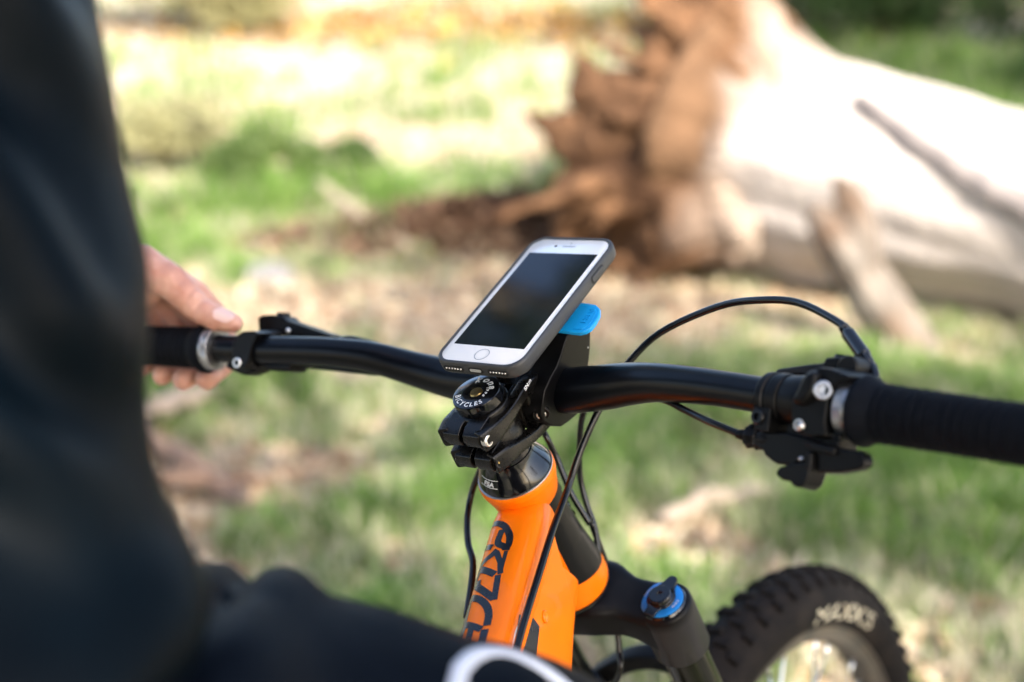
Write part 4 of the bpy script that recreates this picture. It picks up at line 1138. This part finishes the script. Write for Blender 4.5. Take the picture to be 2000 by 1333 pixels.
for s_, nm in ((1, 'compression_dial'), (-1, 'air_cap')):
    c = S(66 * s_, 13, -211)
    m = MB(); m.lathe(c, SA, [(h * mm, r * mm) for h, r in [(-1, 18.5), (.6, 17.4), (1.6, 16.8)]], 48); cap_ = m.build(nm, 'black_gloss', bike)
    m = MB(); m.lathe(c, SA, [(h * mm, r * mm) for h, r in [(1.5, 16.2), (2.6, 16.0), (3.2, 14.5), (3.6, 10.8), (2, 10)]], 48); m.build('blue_ring', 'blue_anodised', cap_)
    m = MB(); m.lathe(c, SA, [(h * mm, r * mm) for h, r in [(2, 11), (4.4, 11), (5.0, 10.2), (5.2, 9.2), (8.2, 8.6), (8.8, 7.8), (8.8, 2.2), (7.4, 1.8), (7.3, .1)]], 40)
    if s_ == 1:
        e1 = unit(SF * .86 + SR * .1); e2 = unit(np.cross(SA, e1))
        m.prism([c + (e1 * x + e2 * y) * mm + SA * 3 * mm for x, y in [(8, -7.5), (12, -5.2), (17, -4.0), (19.4, -2.6), (20, 0), (19.4, 2.6), (17, 4.0), (12, 5.2), (8, 7.5)]], SA * 3.4 * mm)
        m.prism([c - (e1 * x + e2 * y) * mm + SA * 3 * mm for x, y in [(8, -6.5), (12, -4.8), (17.2, -4.4), (17.2, 4.4), (12, 4.8), (8, 6.5)]], SA * 2.2 * mm)
    m.build('dial_knob', 'black_gloss', cap_, bevel=.0006)
    if s_ == 1:
        m = MB()
        def ring_text(txt, a_mid, rad=12.2):
            glyphs = [text_shapes(ch, 2.6 * mm, 'LEFT') for ch in txt]; ws = [(max(v[0] for v in g[0]) * 1000) + .5 for g in glyphs]; x = -sum(ws) / 2
            for (vs, fs), wd in zip(glyphs, ws):
                m.add([c + ((SR * math.cos(R_(a_mid) - (x + v[0] * 1000) / rad) + SF * math.sin(R_(a_mid) - (x + v[0] * 1000) / rad)) * (rad + v[1] * 1000) + SA * (3.72 - .16 * v[1] * 1000)) * mm for v in vs], fs); x += wd
        ring_text('OPEN', 165); m.build('lettering', 'white_print', cap_, smooth=False); m = MB(); ring_text('FIRM', -10); m.build('lettering', 'white_print', cap_, smooth=False)

# ---- wheels
WC = np.array([0, 43.4, -751.0])
def wheel(center, ax, e1, e2, name, knobs):
    ax, e1, e2 = unit(ax), unit(e1), unit(e2); c = V(center)
    wh = empty(name, c - e2 * .355); attach(wh, bike)
    RT, WT = 317.0, 30.5
    def wp(phi, r, l_): return c + ((e1 * math.cos(phi) + e2 * math.sin(phi)) * r + ax * l_) * mm
    m = MB(); NP = 96; rr = []
    for k_ in range(NP):
        ph = 2 * math.pi * k_ / NP
        rr.append([wp(ph, RT + 31 * math.sin(t) * (1 if math.sin(t) > 0 else .95), WT * math.cos(t)) for t in np.linspace(R_(-52), R_(232), 22)])
    rr.append(rr[0]); m.rings(rr, closed=False, caps=False)
    ty = m.build('tyre', 'tyre_rubber', wh, sharp=0)
    m = MB(); rr = []
    for k_ in range(NP + 1):
        ph = 2 * math.pi * k_ / NP
        rr.append([wp(ph, r, l_) for r, l_ in [(298, -19), (296, -15), (280, -13), (276, -6), (276, 6), (280, 13), (296, 15), (298, 19), (290, 17), (289, -17)]])
    m.rings(rr, closed=True, caps=False); m.build('rim', 'rim_dark', wh, sharp=35)
    m = MB(); m.lathe(c - ax * 50 * mm, ax, [(a * mm, b * mm) for a, b in [(0, 10), (8, 12), (16, 13), (18, 29), (21, 29), (24, 16), (76, 16), (79, 29), (82, 29), (84, 13), (92, 12), (100, 10)]], 32); m.build('hub', 'satin_black', wh)
    m = MB(); m.lathe(c - ax * 36 * mm, ax, [(0, 90 * mm), (1.8 * mm, 90 * mm), (1.8 * mm, 60 * mm), (0, 60 * mm)], 48, ripple=.03, caps=False); m.build('brake_disc', 'steel', wh)
    first = None
    for k_ in range(32):
        ph = 2 * math.pi * (k_ + .5) / 32; sd = 1 if k_ % 2 else -1; lean_ = .55 if (k_ // 2) % 2 else -.55
        m = MB(); m.sweep([wp(ph + lean_ * 1.0, 28, sd * 29), wp(ph, 262, sd * 5)], 1.3 * mm, 8); m.sweep([wp(ph, 262, sd * 5), wp(ph, 278, sd * 4)], 1.9 * mm, 8); m.build('spoke', 'spoke_steel', wh, sharp=0)
    # knobs: one centre block and one shoulder block, shared mesh data, laid round the tread
    def knob_mesh(nm, hx, hy, hz):
        q = MB(); q.rings([[(x, y, -2.5) for x, y in rrect(hx, hy, 1.2, 1)], [(x * .84, y * .84, hz) for x, y in rrect(hx, hy, 1.2, 1)]])
        q.v = [tuple(np.array(p_) * mm) for p_ in q.v]
        mm_ = q.mesh(nm); mm_.materials.append(MATS['tyre_rubber']); return mm_
    if knobs:
        kc, ks = knob_mesh('tread_knob', 4.6, 8.2, 4.4), knob_mesh('tread_knob_side', 5.0, 6.4, 4.8)
        NK = 70
        for k_ in range(NK):
            for row, (t_deg, dphi, kn) in enumerate(((78, 0, kc), (102, .5, kc), (48, .25, ks), (132, .25, ks))):
                t = R_(t_deg); ph = 2 * math.pi * (k_ + dphi) / NK
                rad = e1 * math.cos(ph) + e2 * math.sin(ph); tan = -e1 * math.sin(ph) + e2 * math.cos(ph)
                nrm = unit(rad * math.sin(t) + ax * math.cos(t)); lat = unit(np.cross(nrm, tan))
                pos = wp(ph, RT + 31 * math.sin(t), WT * math.cos(t))
                o = bpy.data.objects.new('tread_knob', kn); COL.objects.link(o)
                M = Matrix([[tan[i], lat[i], nrm[i], pos[i]] for i in range(3)] + [[0, 0, 0, 1]])
                o.matrix_basis = M; attach(o, wh)
    return wh, wp, ty
wh, wp, tyre = wheel(S(*WC), SR, SF, SA, 'front_wheel', True)
vs, fs = text_shapes('MAXXIS', 28 * mm)
m = MB(); wid = max(v[0] for v in vs) * 1000
phc = 0.5 * (math.atan2(-486 + 751, 226 - 43.4) + math.atan2(-643 + 751, 329 - 43.4))
def side_pt(ph, y):
    t = math.asin(min(.95, max(-.7, y / 31.0))); return wp(ph, 317 + y, 30.5 * math.cos(t) + .5)
m.add([side_pt(phc - v[0] * 1000 / 315 * 1.55, -15 + v[1] * 1000 * .85) for v in vs], fs)
m.build('tyre_lettering', 'tyre_print', wh, smooth=False)
wheel(B(-885, 0, -540), FL, FX, FZ, 'rear_wheel', False)

# ================================================================== THE PHONE
TH = R_(-1.66)
PX = SR; PY = unit(SF * math.cos(TH) + SA * math.sin(TH)); PZ = unit(np.cross(PX, PY))
PO = S(4.6, 75.8, 18.2)
def PH(x, y, z): return PO + (PX * x + PY * y + PZ * z) * mm
phone = empty('smartphone', PH(0, 0, -10.5), 'white fronted smartphone in a grey case clipped above the stem', 'phone')
m = MB()                                                                # case: shell with a raised lip round the glass
out = rrect(36.3, 71.6, 12.5, 8); rr = []
for z, d in [(-10.2, 2.6), (-9.8, 1.2), (-8.6, .3), (-6, 0), (-2, 0), (-.2, .25), (.55, .9), (.8, 1.6), (.55, 2.3), (-.1, 2.55), (-.6, 2.6)]:
    sx, sy = (36.3 - d) / 36.3, (71.6 - d) / 71.6; rr.append([PH(x * sx, y * sy, z) for x, y in out])
m.rings(rr); m.build('case', 'case_grey', phone, sharp=60)
m = MB(); rr = []
out = rrect(33.5, 68.9, 9.6, 8)
for z, d in [(-1.2, .0), (-.25, .0), (0, .35)]: rr.append([PH(x * (33.5 - d) / 33.5, y * (68.9 - d) / 68.9, z) for x, y in out])
m.rings(rr); m.build('front_plate', 'phone_white', phone, sharp=40)
m = MB(); m.prism([PH(x, y, -.5) for x, y in rrect(29.4, 52.2, .3, 2)], PZ * .56 * mm); m.build('screen', 'glass_black', phone, smooth=False)
m = MB(); m.lathe(PH(0, -60.6, 0), PZ, [(0, 5.6 * mm), (.09 * mm, 5.55 * mm), (.09 * mm, 5.05 * mm), (0, 5.0 * mm)], 40, caps=False); m.build('home_button_ring', 'ring_silver', phone)
m = MB(); m.lathe(PH(0, -60.6, 0), PZ, [(.04 * mm, 5.0 * mm), (-.02 * mm, 2.5 * mm), (-.03 * mm, .1 * mm)], 32, caps=False); m.build('home_button', 'phone_white', phone)
m = MB(); m.prism([PH(x, 60.8 + y, .02) for x, y in rrect(5.6, .55, .5, 3)], PZ * .06 * mm); m.build('earpiece', 'ring_silver', phone, smooth=False)
m = MB(); m.lathe(PH(-11.5, 60.8, 0), PZ, [(.06 * mm, 1.2 * mm), (.07 * mm, .1 * mm)], 20, caps=False); m.build('front_camera', 'glass_black', phone, smooth=False)
m = MB(); m.lathe(PH(0, 64.3, 0), PZ, [(.06 * mm, .5 * mm), (.07 * mm, .05 * mm)], 14, caps=False); m.build('light_sensor', 'glass_black', phone, smooth=False)
for xc, w_, nm in ((-18.5, 8.5, 'speaker_slot'), (18.5, 8.5, 'speaker_slot'), (0, 6.2, 'charging_port')):
    m = MB(); m.prism([PH(xc + x, -71.9, -4.8 + y) for x, y in rrect(w_, 2.3, 2.2, 5)], PY * 1.0 * mm); sl = m.build(nm, 'grille_dark', phone, smooth=False)
    m = MB()
    if nm == 'speaker_slot':
        for i in range(6): m.ball(PH(xc - 6 + i * 2.4, -71.9, -4.6), .75 * mm, 8)
        m.build('speaker_hole', 'steel', sl)
    else:
        m.prism([PH(xc + x, -72.1, -4.6 + y) for x, y in rrect(4.6, 1.2, 1.1, 4)], PY * .6 * mm); m.build('connector', 'steel', sl, smooth=False)
m = MB(); m.prism([PH(35.6, 36 + x, -4.6 + y) for x, y in rrect(8.0, 2.3, 2.1, 4)], PX * 1.6 * mm); m.build('side_button', 'case_grey', phone, bevel=.0006)
m = MB(); m.prism([PH(36.1, 36 + x, -4.6 + y) for x, y in rrect(9.0, 3.1, 2.9, 4)], PX * .3 * mm); m.build('button_surround', 'grille_dark', phone, smooth=False)

# ================================================================== THE RIDER
person = empty('person', (-.36, .42, 0.0), 'rider in a black jacket and dark trousers astride the bike, left hand on the grip', 'person')
PF = np.array([.35, .937, 0]); PR = np.array([.937, -.35, 0])
SECT = [(.995, -.306, .425, .160, .120), (1.028, -.304, .438, .182, .137), (1.034, -.292, .443, .185, .140), (1.052, -.288, .451, .185, .139), (1.068, -.292, .461, .181, .135), (1.08, -.297, .470, .176, .13), (1.10, -.301, .480, .174, .13), (1.12, -.302, .49, .172, .13), (1.16, -.303, .51, .172, .13), (1.2, -.320, .53, .175, .13),
        (1.26, -.336, .56, .18, .13), (1.32, -.352, .59, .185, .13), (1.38, -.358, .62, .186, .125), (1.43, -.363, .645, .17, .11), (1.475, -.37, .67, .11, .085), (1.51, -.375, .69, .07, .07)]


def torso(mb, shrink, secs):
    rr = []
    for z, x, y, hw, hd in secs:
        rr.append([V((x, y, z)) + PR * (hw - shrink) * math.cos(a) + PF * (hd - shrink) * math.sin(a) for a in np.linspace(0, 2 * math.pi, 40, endpoint=False)])
    mb.rings(rr)


wristL = LC(108, 60, 22)
shL, elL = V((-.535, .735, 1.41)), V((-.565, .90, 1.16))
shR, elR, wrR = V((-.20, .60, 1.40)), V((-.33, .33, 1.20)), V((-.42, .42, 1.02))
elR = V((-.40, .30, 1.19))
hipL, knL, anL = V((-.375, .44, .95)), V((-.43, .53, .52)), V((-.47, .46, .10))
hipR = V((-.225, .39, .972)); knR = V((.055, .545, .865)); anR = V((.165, .43, .50))

# ---- jacket
mb = MB(); torso(mb, 0, SECT[1:])
mb.chain([shL + V((.06, -.02, .0)), shL, (shL + elL) / 2, elL, (elL + wristL) / 2, elL + (wristL - elL) * .80], [.085, .078, .068, .06, .052, .044], 18)
mb.chain([shR + V((-.06, .02, 0)), shR, (shR + elR) / 2, elR, (elR + wrR) / 2, elR + (wrR - elR) * .85], [.085, .075, .066, .06, .052, .045], 18)
mb.sweep([V((-.372, .68, 1.47)), V((-.378, .70, 1.53))], [.075, .066], 24)


def jacket_disp(co, no):
    t = .8 * co[:, 2] + 1.2 * (co[:, 0] + .3) + .5 * (co[:, 1] - .5)
    ph = t / .078 + .55 * fbm(co, 5, 401, 2) + .25 * vnoise(co, 14, 402)
    face = np.clip((no @ V((.85, .52, 0)) - .45) / .45, 0, 1)
    amp = .0125 * (1 - .9 * face) * np.clip(.65 + .8 * vnoise(co, 4.2, 403), .1, 1.4) * np.clip((co[:, 2] - 1.06) / .06, .15, 1)
    fold = np.cos(2 * math.pi * ph); fold = np.sign(fold) * np.abs(fold) ** .8
    d = amp * fold + .004 * fbm(co, 9, 404, 2)
    hem = .005 * vnoise(co * [1, 1, .3], 22, 405) * np.clip((1.10 - co[:, 2]) / .04, 0, 1)
    return co + no * (d + hem - .002)[:, None]


me = remesh(mb, .0065, 5, jacket_disp); me.materials.append(MATS['jacket_cloth'])
jacket = link('jacket', me, person, sharp=0)

# ---- trousers
mb = MB()
torso(mb, .012, [(.86, -.305, .405, .14, .10), (.92, -.305, .412, .165, .125)] + [SECT[0]] + [(1.05, -.30, .45, .17, .125), (1.08, -.30, .47, .16, .12)])
mb.chain([hipR, V((-.115, .495, .938)), V((-.03, .522, .905)), knR, V((.10, .50, .74)), V((.14, .45, .62)), anR + V((0, 0, .04))], [.112, .084, .077, .066, .06, .055, .048], 24)
mb.chain([V((-.215, .462, .975)), V((-.12, .50, .955))], [.066, .072], 20)
mb.chain([hipL, (hipL + knL) / 2, knL, (knL + anL) / 2, anL + V((0, 0, .04))], [.105, .088, .068, .06, .05], 22)


def trouser_disp(co, no):
    x = co[:, 0]
    crease = -.009 * np.exp(-((x + .112 + .05 * (co[:, 2] - .95)) / .006) ** 2) + .002 * np.exp(-((x + .096) / .012) ** 2) + .002 * np.exp(-((x + .130) / .012) ** 2)
    crease = crease * (co[:, 2] > .84)
    return co + no * (.008 * fbm(co, 8, 411, 3) + .004 * np.abs(vnoise(co * [1, .6, 1], 16, 412)) + crease)[:, None]


me = remesh(mb, .0065, 5, trouser_disp); me.materials.append(MATS['trouser_cloth'])
trousers = link('trousers', me, person, sharp=0)
from mathutils.bvhtree import BVHTree
tb = BVHTree.FromPolygons([tuple(v.co) for v in me.vertices], [tuple(p.vertices) for p in me.polygons])


def on_cloth(p, lift):
    loc, nrm, i, d = tb.find_nearest(Vector(p)); return V(loc) + V(nrm) * lift, V(nrm)


STRIPE = [ (-0.031, 0.491, 0.967), (-0.028, 0.503, 0.972), (-0.021, 0.515, 0.977), (-0.012, 0.526, 0.977), (-0.003, 0.531, 0.975), (0.010, 0.530, 0.972), (0.023, 0.525, 0.968), (0.034, 0.516, 0.966), (0.040, 0.501, 0.963) ]
line = smooth_path(STRIPE, 40)
rr = []
for i, q in enumerate(line):
    c, nr = on_cloth(q, .0008); t = unit(line[min(i + 1, len(line) - 1)] - line[max(i - 1, 0)]); s_ = unit(np.cross(nr, t))
    rr.append([on_cloth(c + s_ * w_, h_)[0] for w_, h_ in ((-.0040, .0002), (-.0033, .0013), (0, .0016), (.0033, .0013), (.0040, .0002))])
m = MB(); m.rings(rr, closed=False, caps=False); m.build('reflective_stripe', 'reflective_white', trousers, sharp=0)

# ---- body: one skin surface, the gripping left hand grown at finer detail
mb = MB()
mb.ball((-.40, .775, 1.655), (.075, .098, .112), 24, (tuple(PR), tuple(PF), (0, 0, 1)))
mb.ball(V((-.40, .775, 1.60)) + PF * .03, (.058, .068, .075), 20, (tuple(PR), tuple(PF), (0, 0, 1)))
mb.cone(V((-.40, .775, 1.645)) + PF * .098, .012, V((-.40, .775, 1.625)) + PF * .118, .013)
mb.cone(V((-.40, .775, 1.585)) + PF * .088, .014, V((-.40, .775, 1.58)) + PF * .088 + PR * .012, .012)
for s_ in (-1, 1): mb.ball(V((-.40, .765, 1.64)) + PR * .078 * s_, (.010, .022, .033), 12, (tuple(PR), tuple(PF), (0, 0, 1)))
mb.cone((-.385, .72, 1.50), .056, (-.395, .76, 1.59), .054)
torso(mb, .022, [SECT[0]] + SECT[5:])
mb.chain([shL, elL, elL + (wristL - elL) * .5], [.058, .045, .038]); mb.chain([shR, elR, wrR], [.058, .045, .029])
hdR = unit(wrR - elR)
mb.chain([wrR, wrR + hdR * .05], [.03, .036])
hx = unit(np.cross(hdR, PF))
for k_, (o_, l_) in enumerate(((-.030, .085), (-.010, .095), (.010, .09), (.029, .07))):
    b0 = wrR + hdR * .075 + hx * o_; mb.chain([wrR + hdR * .03 + hx * o_ * .6, b0, b0 + hdR * l_ * .4 + PF * .012, b0 + hdR * l_ * .7 + PF * -.006], [.015, .0115, .010, .0085], 10)
mb.chain([wrR + hdR * .02 - hx * .02, wrR + hdR * .06 - hx * .055, wrR + hdR * .09 - hx * .066], [.017, .012, .009], 10)
mb.chain([hipR, V((-.115, .495, .935)), knR, anR], [.085, .07, .052, .035]); mb.chain([hipL, knL, anL], [.088, .052, .035])
rough = remesh(mb, .0065, 4)
mb = MB()
def H(p): return LC(*p)
elq = elL + (wristL - elL) * .45
mb.chain([elq, elq + (wristL - elq) * .6, wristL], [.034, .028, .0225], 20)
FING = {'index': ([(60, 43, -22), (47, 19, -45), (40, -11, -41), (37, -25, -15)], [12, 10.6, 10, 9.6]),
        'middle': ([(80, 44, -24), (70, 17, -49), (63, -13, -43), (60, -27, -15)], [12.2, 10.8, 10.2, 9.8]),
        'ring': ([(98, 43, -20), (92, 16, -45), (86, -13, -40), (83, -25, -14)], [11.6, 10.2, 9.6, 9.0]),
        'little': ([(114, 41, -13), (110, 16, -36), (106, -9, -33), (104, -20, -13)], [10.6, 8.8, 8.2, 7.6])}
for pts, rad in FING.values():
    mb.chain([H(p) for p in pts], [r * mm for r in rad], 16)
    mb.chain([H((102, 60, 20)), H(((pts[0][0] + 100) / 2, 55, -2)), H(pts[0])], [.0205, .0165, rad[0] * mm], 16)
TH_ = [(82, 61, 20), (53, 50, 17), (27, 28.5, 9), (14, 23.5, 5.5), (0.5, 20.5, 3)]
mb.chain([H(p) for p in TH_], [.0185, .0145, .0108, .0104, .0078], 18)
mb.ball(H((32, 31.5, 10)), .0116, 14)
mb.chain([H((66, 55, 10)), H((62, 47, -12))], [.012, .011], 14)
mb.chain([H((96, 62, 24)), H((82, 44, 14)), H((98, 34, 10))], [.02, .015, .012], 14)
def hand_disp(co, no):
    d = .0006 * fbm(co, 160, 421, 3)
    ip = LC(29, 38, 12); dirv = unit(LC(0, 22, 3) - LC(54, 47, 17)); s_ = (co - ip) @ dirv
    near = np.exp(-(np.linalg.norm(co - ip, axis=1) / .014) ** 2)
    d = d - 0.0018 * near * (np.abs(np.sin(s_ / .0034)) ** 6)
    return co + no * d[:, None]
fine = remesh(mb, .0015, 7, hand_disp)
bm = bmesh.new(); bm.from_mesh(rough); bm.from_mesh(fine)
body = bpy.data.meshes.new('body'); bm.to_mesh(body); bm.free()
body.materials.append(MATS['skin']); link('body', body, person, sharp=0)
hb = BVHTree.FromPolygons([tuple(v.co) for v in fine.vertices], [tuple(p.vertices) for p in fine.polygons])
nc = LC(4.5, 26, 10); nu = unit(LC(0, 21, 4) - LC(14, 25, 6)); nv = unit(np.cross(nu, unit(LC.e2 * .75 + LC.e3 * .7)))
m = MB(); rr = []
for i, u in enumerate(np.linspace(-1, 1, 9)):
    wd = 6.6 * (1 - abs(u) ** 3.2) ** .5 if abs(u) < 1 else .6
    row = []
    for v_ in np.linspace(-1, 1, 7):
        q = nc + (nu * u * 8.6 + nv * v_ * wd) * mm; loc, nrm, _, _ = hb.find_nearest(Vector(q)); row.append(V(loc) + V(nrm) * (.00055 + .0002 * (u > .5)))
    rr.append(row)
m.rings(rr, closed=False, caps=False); m.build('thumbnail', 'nail', person, sharp=0)
m = MB()
for s_ in (-1, 1): m.ball(V((-.40, .775, 1.655)) + PF * .088 + PR * .032 * s_, .0125, 12)
m.build('eye', 'eye_white', person)
mb = MB(); mb.ball(V((-.40, .765, 1.69)), (.083, .104, .095), 24, (tuple(PR), tuple(PF), (0, 0, 1))); mb.ball(V((-.40, .75, 1.64)) - PF * .03, (.078, .085, .09), 20, (tuple(PR), tuple(PF), (0, 0, 1)))
me = remesh(mb, .006, 3, lambda co, no: co + no * (.006 * fbm(co, 30, 431, 3))[:, None]); me.materials.append(MATS['hair_brown']); link('hair', me, person, sharp=0)
for an, fd in ((anR, FX), (anL, FX)):
    mb = MB(); fd = unit(V(fd)); mb.chain([an + V((0, 0, -.02)) - fd * .05, an + V((0, 0, -.045)) + fd * .06, an + V((0, 0, -.06)) + fd * .17], [.05, .045, .034], 16); mb.chain([an + V((0, 0, .05)), an + V((0, 0, -.03))], [.047, .05], 16)
    me = remesh(mb, .008, 3); me.materials.append(MATS['shoe']); link('shoe', me, person, sharp=0)
